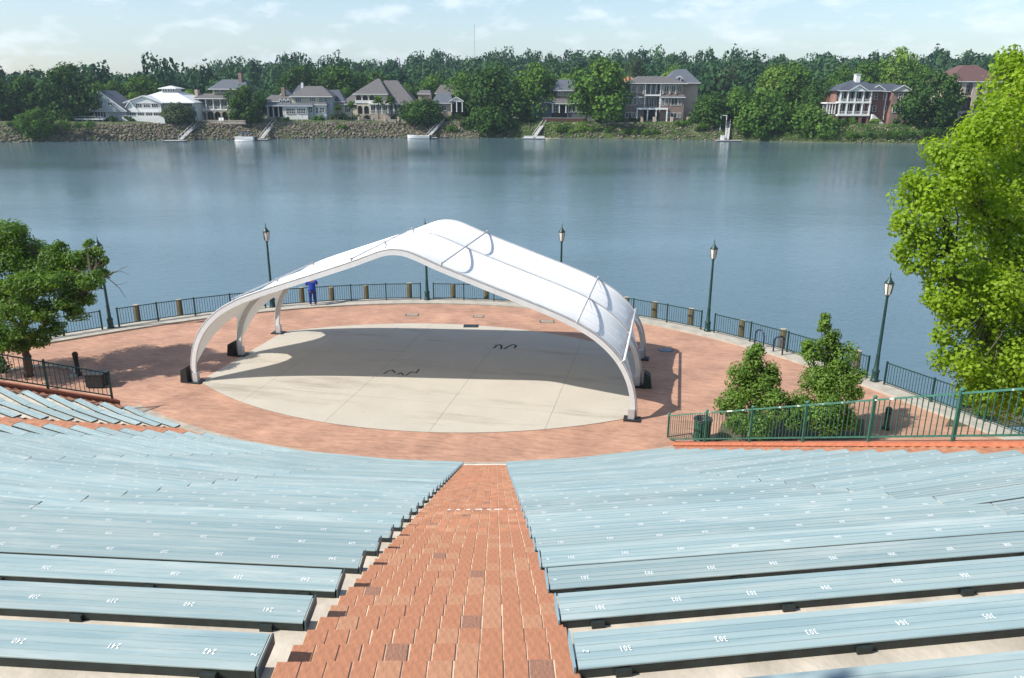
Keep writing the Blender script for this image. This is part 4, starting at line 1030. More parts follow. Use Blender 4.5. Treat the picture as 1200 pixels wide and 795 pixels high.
for _ in range(9500):
    x = rnd.uniform(-230, 150)
    if rnd.random() > rock_w(x): continue
    t = rnd.uniform(.0, 7.6); z = float(np.interp(t, cols, [q for _, q in tp])); s = rnd.uniform(.22, .5) * (1 if rnd.random() < .9 else 1.5)
    Q = ico * nr.uniform(.6, 1.15, (12, 1)) * np.array([s * 1.2, s, s * .75]); a = rnd.uniform(0, 6.28); c_, s_ = math.cos(a), math.sin(a)
    Q = np.stack([Q[:, 0] * c_ - Q[:, 1] * s_, Q[:, 0] * s_ + Q[:, 1] * c_, Q[:, 2]], 1) + np.array([x, bank_y(x) + t, z + .15])
    Vs.append(Q); Fs.append(icf + off); off += 12; Ts.append(np.full(20, rnd.random()))
M_rock = leaf_mat('riprap_rock', (0.115, 0.092, 0.075), (0.255, 0.21, 0.168), 0.0, .95, .1)
tag(np_mesh('bank_rocks', np.concatenate(Vs), np.concatenate(Fs), M_rock, tint=np.concatenate(Ts)), 'grey and tan rock armour on the far bank', 'rocks', kind='stuff')

# --- individual far trees
F_dk = leaf_mat('far_leaf_dark', (0.018, 0.05, 0.013), (0.07, 0.14, 0.026), .15, .8, .08)
F_md = leaf_mat('far_leaf_mid', (0.034, 0.088, 0.016), (0.115, 0.21, 0.032), .2, .8, .08)
F_lt = leaf_mat('far_leaf_light', (0.07, 0.14, 0.024), (0.20, 0.31, 0.055), .25, .8, .08)
F_gr = leaf_mat('far_leaf_grey', (0.038, 0.065, 0.03), (0.10, 0.135, 0.065), .2, .8, .08)
def far_tree(px, yt, yb, hw, off, tone, label, name='far_tree', trunk=.25, n=5200, cat='tree', grp='trees on the far bank'):
    Y = bank_y(gy(px, yb, 280)[0]) + off; b = gy(px, yb, Y); s = Y / FPX * 1.06; H = (yb - yt) * s; Wd = hw * s * 1.3
    b[2] = min(b[2], 3.2); top = gy(px, yt, Y)[2]; H = top - b[2]
    root = empty(name, b, label, cat, grp)
    cb_ = b[2] + H * trunk * .5; bl = []
    K = 12
    for k in range(K):
        h = (k + .5) / K; a = k * 2.4 + rnd.uniform(-.4, .4); env = math.sin(math.pi * min(1, (h * .86 + .12))) ** .62
        rr_ = Wd * env * rnd.uniform(.35, .62); kk = Wd * rnd.uniform(.36, .52) * (.65 + .35 * env)
        bl.append((b[0] + rr_ * math.cos(a), b[1] + rr_ * math.sin(a), cb_ + (top - cb_ - kk * .8) * h, kk, kk, kk * .8))
        for _ in range(3):
            d = nr.normal(0, 1, 3); d /= np.linalg.norm(d); d *= kk * .8; q = kk * rnd.uniform(.3, .5); bl.append((b[0] + rr_ * math.cos(a) + d[0], b[1] + rr_ * math.sin(a) + d[1], bl[-1][2] + d[2] * .4 if False else cb_ + (top - cb_ - kk * .8) * h + d[2] * .7, q, q, q))
    if trunk > .02:
        tk = MB(); limb(tk, [b - (0, 0, .8), b + (0, 0, H * .3), b + (.1, 0, H * .6)], max(.2, Wd * .06), .1, 7)
        for q in bl[::6]: limb(tk, [b + (0, 0, H * .3), np.array(q[:3])], max(.08, Wd * .025), .04, 5)
        tk.build('trunk', M_bark, root, True)
    P, N, t = blob_points(bl, n, nr, .55); kz = P[:, 2] > b[2] - .2; P, N, t = P[kz], N[kz], t[kz]
    V, F = leaf_quads(P, N, np.full(len(P), max(.42, Wd * .085)), slim=.8); np_mesh('crown', V, F, tone, root, tint=t)
    return root
TL = [  # centre px, top, base, half width, metres behind the water line, tone, label
 (6, 90, 150, 26, 22, F_dk, 'dark tree at the shadowed end of the wood'), (38, 86, 151, 22, 24, F_dk, 'dark rounded tree beside the tallest left tree'), (84, 69, 152, 29, 20, F_dk, 'tall broad dark tree beside the A shaped lodge'),
 (46, 124, 163, 17, 6, F_md, 'bright bushy tree at the water edge under the dark trees'), (118, 93, 140, 15, 40, F_md, 'green tree behind the A shaped lodge'), (137, 92, 140, 14, 46, F_md, 'second green tree behind the A shaped lodge'),
 (172, 85, 140, 20, 50, F_md, 'rounded green tree behind the white hall cupola'), (158, 106, 140, 10, 42, F_lt, 'small light tree behind the white hall roof'), (209, 119, 143, 17, 9, F_gr, 'small grey green tree in front of the white hall'),
 (291, 95, 152, 19, 9, F_dk, 'dense green tree in front of the arcaded mansion'), (225, 103, 140, 14, 48, F_lt, 'light tree between the white hall and the arcaded mansion'), (262, 99, 140, 10, 55, F_md, 'tree behind the arcaded mansion roof'),
 (355, 72, 135, 26, 58, F_dk, 'tall dark tree behind the cream house'), (398, 70, 135, 30, 55, F_dk, 'broad tall tree behind the dark gable'), (408, 98, 130, 12, 44, F_md, 'green tree between the cream house and the hip roofed house'),
 (440, 80, 130, 22, 70, F_dk, 'dark tree behind the hip roofed house'), (492, 112, 147, 23, 9, F_dk, 'round dark tree right of the hip roofed house'), (476, 96, 135, 12, 60, F_md, 'green tree behind the hip roofed house ridge'),
 (508, 84, 130, 18, 62, F_md, 'mid green tree behind the low house'), (543, 80, 150, 20, 26, F_md, 'green tree right of the low house'), (578, 68, 158, 29, 14, F_dk, 'great dark tree at the bend of the bank'), (574, 120, 160, 26, 5, F_dk, 'low dark tree at the water edge below the great tree'),
 (626, 69, 148, 27, 22, F_md, 'broad green tree left of the brick house with porch'), (662, 84, 135, 16, 45, F_lt, 'light tree behind the brick house with porch'), (701, 66, 146, 33, 10, F_md, 'large full green tree right of the brick house with porch'),
 (741, 62, 130, 14, 60, F_gr, 'pale tall tree behind the three storey house'), (786, 73, 130, 15, 58, F_lt, 'yellow green tree behind the three storey house'), (833, 107, 148, 24, 10, F_dk, 'dark magnolia right of the three storey house'),
 (862, 98, 150, 16, 22, F_md, 'green tree behind the dark magnolia'), (888, 101, 166, 28, 7, F_md, 'leafy tree at the water right of the timber dock'), (903, 72, 145, 22, 34, F_lt, 'light rounded tree above the leafy bank'), (925, 70, 145, 24, 32, F_md, 'tall green tree above the leafy bank'),
 (943, 118, 165, 26, 8, F_md, 'green tree at the water left of the brick house with porches'), (955, 92, 150, 20, 24, F_dk, 'dark tree left of the brick house with porches'), (982, 74, 135, 18, 46, F_md, 'tree behind the brick house with porches'), (1008, 66, 135, 18, 50, F_md, 'tall tree behind the white chimney'),
 (1046, 51, 135, 23, 48, F_lt, 'tallest light green tree behind the brick house'), (1090, 78, 155, 30, 9, F_dk, 'big dark tree between the brick house and the arcaded villa'), (1072, 72, 140, 16, 40, F_md, 'green tree behind the big dark tree'), (850, 75, 135, 15, 75, F_gr, 'grey green tree right of the tall slate roof')]
for a in TL: far_tree(*a)
def bush(px, py, hw, hh, off, tone, label, grp='bushes along the far bank'):
    Y = bank_y(gy(px, py, 280)[0]) + off; c = gy(px, py, Y); s = Y / FPX * 1.05; z0 = float(np.interp(off, cols, [q for _, q in tp]))
    root = empty('bank_bush', (c[0], c[1], z0), label, 'bush', grp); bl = []
    for _ in range(9):
        k = hh * s * rnd.uniform(.35, .6); bl.append((c[0] + rnd.uniform(-1, 1) * hw * s * .8, c[1] + rnd.uniform(-1, 1), z0 + rnd.uniform(.2, 1.0) * hh * s, k * 1.3, k, k))
    P, N, t = blob_points(bl, 700, nr, .6); V, F = leaf_quads(P, N, np.full(700, .45), slim=.8); np_mesh('foliage', V, F, tone, root, tint=t)
    sb = MB()
    for q in bl[::2]: limb(sb, [(c[0], c[1], z0 - .2), q[:3]], .08, .03, 5)
    sb.build('stems', M_bark, root)
LMK = [(60, 'below the tall dark trees'), (130, 'beside the A shaped lodge'), (175, 'before the white hall'), (255, 'before the arcaded mansion'), (345, 'before the cream house'), (392, 'before the dark gabled cottage'), (440, 'before the hip roofed house'), (515, 'before the low house'), (575, 'below the great dark tree'),
       (655, 'below the brick porch house'), (765, 'below the three storey house'), (848, 'beside the timber dock'), (910, 'on the leafy bank'), (1015, 'below the brick house with porches'), (1095, 'below the arcaded villa')]
def bush_label(x, y, hw, off, tn):
    return '%s %s bush %s %s' % ('broad' if hw > 12 else 'rounded' if hw > 7 else 'small', {'far_leaf_dark': 'dark green', 'far_leaf_mid': 'mid green', 'far_leaf_light': 'light green', 'far_leaf_grey': 'grey green'}[tn.name],
                                 'at the water edge' if off < 5 else 'up the bank', min(LMK, key=lambda q: abs(q[0] - x))[1])
for (x, y, hw, hh, off, tn) in [(75, 155, 16, 8, 5, F_md), (100, 157, 14, 7, 5, F_md), (130, 141, 8, 4, 12, F_dk), (152, 141, 6, 4, 12, F_dk), (185, 142, 5, 3, 12, F_dk), (290, 152, 8, 4, 9, F_md), (330, 146, 10, 3, 11, F_md), (372, 142, 8, 4, 11, F_md), (398, 140, 10, 5, 11, F_dk), (400, 154, 5, 4, 4, F_md),
    (420, 136, 14, 4, 12, F_dk), (470, 137, 10, 4, 11, F_dk), (500, 140, 16, 7, 9, F_md), (528, 138, 14, 6, 10, F_dk), (530, 154, 8, 5, 3, F_md), (545, 148, 10, 6, 6, F_gr), (600, 157, 12, 7, 4, F_dk), (618, 150, 8, 5, 8, F_dk), (655, 154, 14, 7, 3, F_md), (680, 155, 14, 7, 3, F_lt), (705, 157, 14, 6, 3, F_md), (735, 158, 12, 6, 2, F_md), (760, 157, 12, 6, 2, F_md),
    (745, 140, 8, 3, 11, F_dk), (800, 150, 10, 6, 6, F_md), (822, 154, 10, 6, 4, F_md), (812, 141, 10, 4, 10, F_dk), (845, 148, 8, 5, 7, F_lt), (880, 160, 16, 8, 3, F_md), (912, 160, 18, 8, 3, F_dk), (945, 161, 18, 8, 2, F_md), (975, 160, 16, 8, 2, F_md), (1003, 162, 18, 7, 2, F_md), (1030, 162, 18, 7, 2, F_dk), (1055, 161, 18, 8, 2, F_md), (1080, 161, 16, 8, 2, F_dk), (1001, 142, 5, 5, 12, F_md), (1025, 144, 5, 4, 12, F_lt), (1050, 141, 8, 4, 13, F_dk), (985, 150, 8, 6, 8, F_md), (15, 154, 14, 5, 6, F_dk), (1100, 160, 16, 8, 3, F_dk)]:
    bush(x, y, hw, hh, off, tn, bush_label(x, y, hw, off, tn))

# --- weeds and scrub that cover the earth banks: one mass
n = 36000; px_ = nr.uniform(-40, 1125, n); P = np.zeros((n, 3)); keep = np.zeros(n, bool); tt = nr.uniform(.2, 9, n); hh = nr.random(n)
for k in range(n):
    q = px_[k]; dens = np.interp(q, [-40, 100, 115, 300, 330, 400, 540, 575, 600, 690, 720, 800, 850, 862, 880, 1060, 1125], [.5, .5, .22, .12, .35, .15, .2, .8, .9, .9, .7, .8, .55, .9, 1, 1, 1]); x = gy(q, 160, 284)[0]
    if nr.random() > dens: continue
    hm = np.interp(q, [-40, 120, 575, 850, 875, 960, 1060, 1125], [1.2, .6, .8, .8, 2.6, 2.2, 1.8, 2.6]) * (1 - .05 * tt[k]) * (.55 + .45 * math.sin(x * .9) * math.sin(x * .37 + 1))
    P[k] = (x, bank_y(x) + tt[k], float(np.interp(tt[k], cols, [v for _, v in tp])) + hh[k] * max(.3, hm)); keep[k] = True
P = P[keep]; N = nr.normal(0, .6, P.shape) + np.array([0, -.6, .8]); V, F = leaf_quads(P, N, np.full(len(P), .5), slim=.7)
tag(np_mesh('bank_undergrowth', V, F, F_md, tint=np.clip(.3 + .3 * np.sin(P[:, 0] * .6) + nr.random(len(P)) * .4, 0, 1)), 'rank green weeds and scrub covering the far earth bank', 'undergrowth', kind='stuff')

# --- palmettos by the hip roofed house
for x, yt, hw in ((413, 117, 7), (444, 112, 8), (459, 112, 8), (396, 121, 6)):
    Y = bank_y(gy(x, 141, 290)[0]) + 11; b = gy(x, 141, Y); b[2] = 2.9; s = Y / FPX * 1.06; top = gy(x, yt + 8, Y)[2]
    root = empty('palmetto', b, 'palmetto palm standing before the hip roofed house', 'palm', 'palmettos on the far bank')
    tk = MB(); limb(tk, [b - (0, 0, .3), (b[0] + .1, b[1], top)], .24, .18, 7); tk.build('trunk', M_bark, root, True)
    V = []; F = []; T = []
    for q in range(60):
        d = nr.normal(0, 1, 3); d[2] = abs(d[2]) * .9 - .35; d /= np.linalg.norm(d); le = hw * s * nr.uniform(.75, 1.1); c = np.array([b[0] + .1, b[1], top + .2]); sd = np.cross(d, (0, 0, 1)); sd = sd / (np.linalg.norm(sd) + 1e-6) * le * .22
        k = len(V); V += [c, c + d * le * .7 - sd, c + d * le + (0, 0, -.35 * le * .3), c + d * le * .7 + sd]; F.append((k, k + 1, k + 2, k + 3)); T.append(nr.random())
    np_mesh('fronds', np.array(V), np.array(F), F_md, root, tint=T)
# ================================================================== houses on the far bank
WH = mat('white_siding', (0.66, 0.66, 0.63), .7, .08, .4); CRM = mat('cream_siding', (0.52, 0.47, 0.36), .75, .1, .4); GRY = mat('grey_siding', (0.34, 0.37, 0.39), .75, .1, .4)
TAN = mat('tan_stucco', (0.46, 0.37, 0.29), .8, .1, .4); BRK_H = brick_mat('house_brick', (0.27, 0.115, 0.085), (0.21, 0.09, 0.07), (0.27, 0.2, 0.17), .5, .2, .03)
BRN = mat('brown_brick', (0.23, 0.165, 0.135), .85, .2, 1.2); STN = mat('stone_wall', (0.36, 0.31, 0.25), .85, .2, .8)
RF_G = mat('grey_shingle', (0.105, 0.10, 0.10), .85, .18, 1.5); RF_B = mat('blue_grey_shingle', (0.085, 0.098, 0.118), .85, .15, 1.5); RF_W = mat('white_metal_roof', (0.58, 0.59, 0.60), .45, .05, .4)
RF_D = mat('dark_slate', (0.055, 0.065, 0.085), .7, .2, 1.5); RF_R = mat('brown_tile', (0.105, 0.055, 0.05), .8, .2, 1.5); RF_O = mat('orange_tile', (0.36, 0.13, 0.07), .8, .15, 1.5)
TRIM = mat('white_trim', (0.72, 0.72, 0.70), .6, .05, 2)
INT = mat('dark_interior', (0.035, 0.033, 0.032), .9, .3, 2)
def glass_mat():
    mt, n, l, b = nodes('window_glass'); b.inputs['Base Color'].default_value = (0.03, 0.036, 0.042, 1); b.inputs['Roughness'].default_value = 0.08
    c = n.new('ShaderNodeTexCoord'); t = n.new('ShaderNodeTexNoise'); t.inputs['Scale'].default_value = .7; l.new(c.outputs['Object'], t.inputs[0])
    rp = n.new('ShaderNodeValToRGB'); rp.color_ramp.elements[0].color = (.02, .024, .03, 1); rp.color_ramp.elements[1].color = (.07, .075, .08, 1); l.new(t.outputs[0], rp.inputs[0]); l.new(rp.outputs[0], b.inputs['Base Color'])
    return mt
GLS = glass_mat()
class House:
    """pieces given in photograph pixels on the facade plane; depth in metres behind it"""
    def __init__(s, name, label, xc, yb, off, cat='house'):
        s.Y = bank_y(gy(xc, yb, 285)[0]) + off; p = gy(xc, yb, s.Y); s.xc, s.yb, s.p = xc, yb, p; s.s = (p - EYE) @ FWD / FPX
        s.root = empty(name, (p[0], p[1], p[2]), label, cat, 'houses on the far bank')
    def X(s, x): return s.p[0] + (x - s.xc) * s.s
    def Z(s, y): return s.p[2] - (y - s.yb) * s.s
    def D(s, d): return s.Y + d
    def box(s, nm, x0, x1, y0, y1, d0, d1, mt, par=None):
        z0 = 1.8 if y1 == 'g' else s.Z(y1)
        return MB().box(s.X(x0), s.X(x1), s.D(d0), s.D(d1), z0, s.Z(y0)).build(nm, mt, par or s.root)
    def hip(s, nm, x0, x1, ye, yr, r0, r1, d0, d1, mt, rd=None):
        a, b, c, d = s.X(x0), s.X(x1), s.D(d0), s.D(d1); ze, zr = s.Z(ye), s.Z(yr); m0, m1 = (rd if rd else ((d0 + d1) / 2,) * 2)
        m0, m1 = s.D(m0), s.D(m1); q, r = s.X(r0), s.X(r1)
        V = [(a, c, ze), (b, c, ze), (b, d, ze), (a, d, ze), (q, m0, zr), (r, m0, zr), (r, m1, zr), (q, m1, zr)] + [(a, c, ze - .22), (b, c, ze - .22), (b, d, ze - .22), (a, d, ze - .22)]
        F = [(0, 1, 5, 4), (1, 2, 6, 5), (2, 3, 7, 6), (3, 0, 4, 7)] + ([(4, 5, 6, 7)] if m1 > m0 and r > q else []) + [(8, 9, 1, 0), (9, 10, 2, 1), (10, 11, 3, 2), (11, 8, 0, 3), (11, 10, 9, 8)]
        o = MB().add(V, F).build(nm, mt, s.root)
        MB().box(a + .02, b - .02, c - .06, c - .005, ze - .24, ze - .02).build('fascia', TRIM, o); return o
    def gable(s, nm, x0, x1, ye, yr, d0, d1, mt, wall=None, xp=None, th=.25):
        """roof with its gable end towards the river"""
        a, b, q = s.X(x0), s.X(x1), s.X((x0 + x1) / 2 if xp is None else xp); ze, zr = s.Z(ye), s.Z(yr); c, d = s.D(d0), s.D(d1)
        V = [(a, c, ze), (q, c, zr), (b, c, ze), (a, d, ze), (q, d, zr), (b, d, ze)]; V += [(x, y, z - th) for x, y, z in V]
        F = [(0, 1, 4, 3), (1, 2, 5, 4), (6, 9, 10, 7), (7, 10, 11, 8), (0, 6, 7, 1), (1, 7, 8, 2), (3, 4, 10, 9), (4, 5, 11, 10), (0, 3, 9, 6), (2, 8, 11, 5)]
        o = MB().add(V, F).build(nm, mt, s.root)
        for u, v in (((a, ze), (q, zr)), ((q, zr), (b, ze))): MB().bar((u[0], c - .05, u[1] - .1), (v[0], c - .05, v[1] - .1), .1, .28).build('rake', TRIM, o)
        if wall: MB().add([(a + .3, c + .3, ze - th), (b - .3, c + .3, ze - th), (q, c + .3, zr - th - .1), (a + .3, c + .6, ze - th), (b - .3, c + .6, ze - th), (q, c + .6, zr - th - .1)], [(0, 1, 2), (5, 4, 3), (0, 3, 4, 1), (1, 4, 5, 2), (2, 5, 3, 0)]).build('gable_wall', wall, o)
        return o
    def win(s, x0, x1, y0, y1, d=0, mull=1, bars=1, arch=False):
        a, b, z0, z1 = s.X(x0), s.X(x1), s.Z(y1), s.Z(y0); y = s.D(d); f = MB(); t = .13
        f.box(a - t, a, y - .1, y + .05, z0 - t, z1 + t); f.box(b, b + t, y - .1, y + .05, z0 - t, z1 + t); f.box(a, b, y - .1, y + .05, z0 - t, z0); f.box(a, b, y - .1, y + .05, z1, z1 + t)
        for k in range(1, mull + 1): x = a + (b - a) * k / (mull + 1); f.box(x - .05, x + .05, y - .08, y + .02, z0, z1)
        for k in range(1, bars + 1): z = z0 + (z1 - z0) * k / (bars + 1); f.box(a, b, y - .075, y + .015, z - .04, z + .04)
        w = f.build('window', TRIM, s.root)
        if arch:
            m_ = MB(); n = 8; c = (a + b) / 2; rx = (b - a) / 2; rz = min(rx, (z1 - z0) * .4)
            pts = [(c + rx * math.cos(math.pi * k / n), z1 + t + rz * math.sin(math.pi * k / n)) for k in range(n + 1)]
            m_.add([(x, y - .03, z) for x, z in pts], [tuple(range(n + 1))[::-1]]); m_.build('arched_pane', GLS, w)
        MB().box(a + .002, b - .002, y - .02, y + .03, z0, z1).build('pane', GLS, w); return w
    def cols(s, xs, y0, y1, d, w=.32, mt=None):
        for x in xs:
            c = s.X(x); b = MB(); z0, z1 = s.Z(y1), s.Z(y0); b.box(c - w / 2, c + w / 2, s.D(d) - w / 2, s.D(d) + w / 2, z0, z1); o = b.build('column', mt or TRIM, s.root)
            b = MB(); b.box(c - w * .7, c + w * .7, s.D(d) - w * .7, s.D(d) + w * .7, z1 - .16, z1 - .002); b.build('capital', mt or TRIM, o); b = MB(); b.box(c - w * .7, c + w * .7, s.D(d) - w * .7, s.D(d) + w * .7, z0 + .002, z0 + .18); b.build('column_base', mt or TRIM, o)
    def arcade(s, nm, x0, x1, y0, y1, nb, d, mt, pier=.22, th=.35, spring=.5):
        """wall with arched openings"""
        W_ = (s.X(x1) - s.X(x0)) / nb; z0, z1 = (1.8 if y1 == 'g' else s.Z(y1)), s.Z(y0); H = z1 - z0; b = MB(); y = s.D(d)
        for k in range(nb):
            a = s.X(x0) + k * W_; p = W_ * pier / 2; l, r = a + p, a + W_ - p; c = (l + r) / 2; rx = (r - l) / 2; sp = z1 - min(rx, H * .45) - H * .08; rz = z1 - H * .08 - sp
            b.box(a, l, y, y + th, z0, z1); b.box(r, a + W_, y, y + th, z0, z1); n = 8
            ax = [(c - rx * math.cos(math.pi * q / n), sp + rz * math.sin(math.pi * q / n)) for q in range(n + 1)]
            for (xa, za), (xb, zb) in zip(ax, ax[1:]):
                b.add([(xa, y, za), (xb, y, zb), (xb, y, z1), (xa, y, z1), (xa, y + th, za), (xb, y + th, zb), (xb, y + th, z1), (xa, y + th, z1)], [(0, 1, 2, 3), (7, 6, 5, 4), (0, 4, 5, 1), (3, 2, 6, 7)])
        return b.build(nm, mt, s.root)
    def rail(s, x0, x1, y0, y1, d, mt=None, step=.45):
        a, b, z0, z1, y = s.X(x0), s.X(x1), s.Z(y1), s.Z(y0), s.D(d); q = MB(); q.box(a, b, y - .05, y + .05, z1 - .1, z1); q.box(a, b, y - .04, y + .04, z0, z0 + .08); n = int((b - a) / step)
        for k in range(n + 1): x = a + (b - a) * k / max(1, n); q.box(x - .04, x + .04, y - .03, y + .03, z0 + .081, z1 - .101)
        return q.build('balustrade', mt or TRIM, s.root)

# lodge with the A shaped roof
h = House('lodge', 'grey A shaped lodge with a wide deck beside the white hall', 125, 143, 16)
h.box('wall', 110, 147, 128, 'g', 1, 9, GRY); h.gable('roof', 107, 151, 131, 108, -.5, 12, RF_B, GRY, 121); h.gable('side_roof', 143, 160, 130, 119.5, 2, 12, RF_G, WH)
h.win(130, 135, 121, 124.5, -.3, 1, 0); h.win(136, 140, 128.5, 132, .9, 1, 0); h.win(116, 123, 122, 128, -.3, 2, 1); h.box('side_wing', 146, 158, 130, 'g', 3, 9, WH); h.win(111, 124, 131.5, 138, .9, 3, 0)
h.box('deck', 95, 128, 139.2, 140.2, -4, 1, TRIM); h.cols((97, 103, 109, 115, 121, 127), 140.3, 147, -3.6, .25, GRY); h.rail(95, 128, 136.4, 139.1, -3.9, GRY, .8)
# white hall with cupola
h = House('assembly_hall', 'white hall with a broad pale roof and square cupola', 175, 143, 15)
h.box('wall', 154, 229, 121, 'g', 1, 18, WH); h.hip('roof', 150, 231, 121, 108.5, 183, 198, -.5, 22, RF_W, (8, 13)); h.gable('front_roof', 150.5, 196, 121.5, 113.5, -2.2, 9, RF_W, WH, 174.5)
h.box('front_wall', 155, 193, 121.5, 'g', -1.6, 1, WH)
h.box('cupola', 183.5, 199, 105, 110, 7.5, 13, WH); h.hip('cupola_roof', 180.5, 202, 105.4, 102.3, 190, 192, 6.3, 14.2, RF_W)
for k in range(5): h.win(184.6 + 3 * k, 186.4 + 3 * k, 106, 108.6, 7.45, 0, 0)
h.win(164.5, 171.3, 122.5, 127, -1.7, 2, 0, True); h.win(173.5, 180.8, 120.5, 126.8, -1.7, 2, 1, True); h.win(183, 190, 122.5, 126.8, -1.7, 2, 0, True); h.win(157, 162, 123.5, 127, -1.7, 1, 0)
h.box('band', 154.4, 194, 127.9, 132, -2.1, -1.62, TRIM)
for a in (156, 165.5, 175, 184): h.win(a, a + 7.2, 132.8, 136.3, -1.7, 2, 0, True)
h.box('terrace', 151, 200, 137.5, 'g', -4.6, -1.62, WH); h.rail(151, 200, 135.6, 137.45, -4.4); h.win(219, 226, 122, 129, .9, 2, 1)
# arcaded mansion
h = House('mansion', 'cream mansion with a pillared balcony above stone arches', 255, 141, 14)
h.box('wall', 231, 287, 112, 'g', 3, 14, STN); h.box('upper_wall', 248, 287, 105.8, 112, 4, 12, CRM); h.hip('main_roof', 245, 292, 106, 95.3, 256, 283, 2, 14, RF_B); h.hip('porch_roof', 229.5, 280, 116.6, 111.4, 236, 280, -.8, 9, RF_G)
for a in (250, 258, 266): h.win(a, a + 4.5, 107.4, 110, 3.95, 1, 0)
h.box('balcony_floor', 233, 279, 128.8, 130, -.3, 3, TRIM); h.cols((235, 243.5, 252, 260.3, 268.5, 277), 117.2, 128.7, 0, .36); h.rail(235, 277, 125.2, 128.7, .1); h.arcade('arcade', 234.5, 277.5, 130.1, 'g', 5, -.2, STN)
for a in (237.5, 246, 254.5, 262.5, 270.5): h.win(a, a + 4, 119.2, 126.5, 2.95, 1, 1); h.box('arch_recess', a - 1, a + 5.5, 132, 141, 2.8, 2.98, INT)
h.box('chimney', 229.2, 232.5, 107, 'g', 2, 4.2, TAN); h.box('brick_chimney', 277.3, 281, 88, 100, 6, 8, BRK_H)
w_ = House('garden_wall', 'low brown garden wall below the arcaded mansion', 255, 147, 8, 'wall'); w_.box('wall', 214, 288, 141.8, 'g', 0, .6, STN); w_.box('coping', 214, 288, 141.2, 141.78, -.1, .7, TAN)
for k, x in enumerate((259.6, 262.8)):
    g = w_.X(x); o = empty('garden_chair', (g, w_.Y - 1.4, 2.7), 'white garden chair on the far lawn below the arcaded mansion', 'chair', 'white garden chairs'); y = w_.Y - 1.4
    MB().box(g - .35, g + .35, y - .35, y + .3, 3.05, 3.13).build('seat', TRIM, o); MB().obox((g, y + .38, 3.55), (.35, 0, 0), (0, .05, 0), (0, .08, .45)).build('backrest', TRIM, o)
    for dx in (-.3, .3):
        for dy in (-.3, .25): MB().box(g + dx - .04, g + dx + .04, y + dy - .04, y + dy + .04, 2.6, 3.05).build('leg', TRIM, o)
# cream house with sunroom
h = House('cream_house', 'cream and grey house with a long white sunroom', 345, 139, 15)
h.box('wall', 340, 372.4, 113.6, 'g', 4, 14, CRM); h.box('grey_wall', 372.5, 387, 113.6, 'g', 4.6, 13, GRY); h.hip('roof', 338, 389, 114.2, 102.6, 353, 373, 3, 16, RF_G)
h.win(344.5, 351.5, 116.2, 120.3, 3.9, 2, 1); h.win(361.5, 368, 115.7, 119.8, 3.9, 2, 1); h.win(378, 382, 115.6, 119.8, 4.5, 1, 1)
h.box('sunroom', 333, 361, 124.6, 'g', 0, 4, WH); h.hip('sunroom_roof', 312.5, 368, 124.6, 122, 315, 366, -.6, 4.4, RF_B); h.box('porch_back', 314, 333, 124.6, 'g', 2.6, 4, INT); h.cols((314.4, 321, 327, 332.5), 124.9, 137.5, .1, .34); h.box('porch_floor', 313.4, 333, 137.6, 'g', -.2, 2.6, STN)
h.win(336.3, 346.4, 128.2, 133.6, -.1, 4, 1); h.win(349, 358.6, 128, 133.4, -.1, 4, 1); h.box('bay', 361.1, 367, 124, 'g', 1, 4, GRY); h.win(362, 366, 126, 132.5, .9, 1, 1); h.box('wing', 367.1, 381, 123, 'g', 2.2, 4.5, WH); h.hip('wing_roof', 366, 383, 123.4, 121, 370, 380, 1.6, 5, RF_G); h.win(369.5, 371.5, 127, 133, 2.1, 0, 1); h.win(373.8, 379, 127.2, 131.8, 2.1, 1, 1)
h.box('left_wing', 309, 340, 119, 'g', 5, 13, GRY); h.hip('left_roof', 306, 341, 120, 113, 311, 338, 4.2, 14, RF_G); h.box('chimney', 324.8, 328.8, 104, 116, 8, 9.4, BRK_H)
for a in (325.5, 330, 334.5): h.gable('dormer', a - .4, a + 3.4, 119, 116.7, 3.9, 7, RF_G, WH); h.win(a + .7, a + 2.3, 119.3, 121.6, 4.1, 0, 0)
h.gable('back_gable', 321, 337, 114, 106.5, 9, 14, RF_D, WH); h.hip('back_roof', 332, 347, 110, 101, 337, 343, 16, 22, RF_D); h.box('white_chimney', 341.5, 344, 98.5, 106, 17, 18, TRIM); h.box('back_wall', 333, 346, 110, 116, 17, 21, WH)
g = h.X(354.5); o = empty('garden_arbor', (g, h.Y - 4, 2.8), 'white garden arbour seat on the lawn before the sunroom', 'arbour')
for dx in (-.9, .9): MB().box(g + dx - .12, g + dx + .12, h.Y - 4.2, h.Y - 3.8, 2.7, 4.3).build('post', TRIM, o)
MB().box(g - 1.05, g + 1.05, h.Y - 4.3, h.Y - 3.7, 4.3, 4.55).build('top', TRIM, o); MB().box(g - .8, g + .8, h.Y - 4.1, h.Y - 3.8, 3.2, 3.32).build('seat', TRIM, o)
# dark gabled cottage
h = House('cottage', 'small cottage with a steep dark gabled roof', 392, 139, 20)
h.box('wall', 385, 402, 118, 'g', 1, 9, TAN); h.hip('roof', 383, 406, 120, 107, 384.5, 396, 0, 10, RF_D); h.gable('porch_roof', 382, 396, 121, 107.3, -1, 4, RF_D, TAN, 382.6); h.win(387, 391, 123, 129, .9, 1, 1)
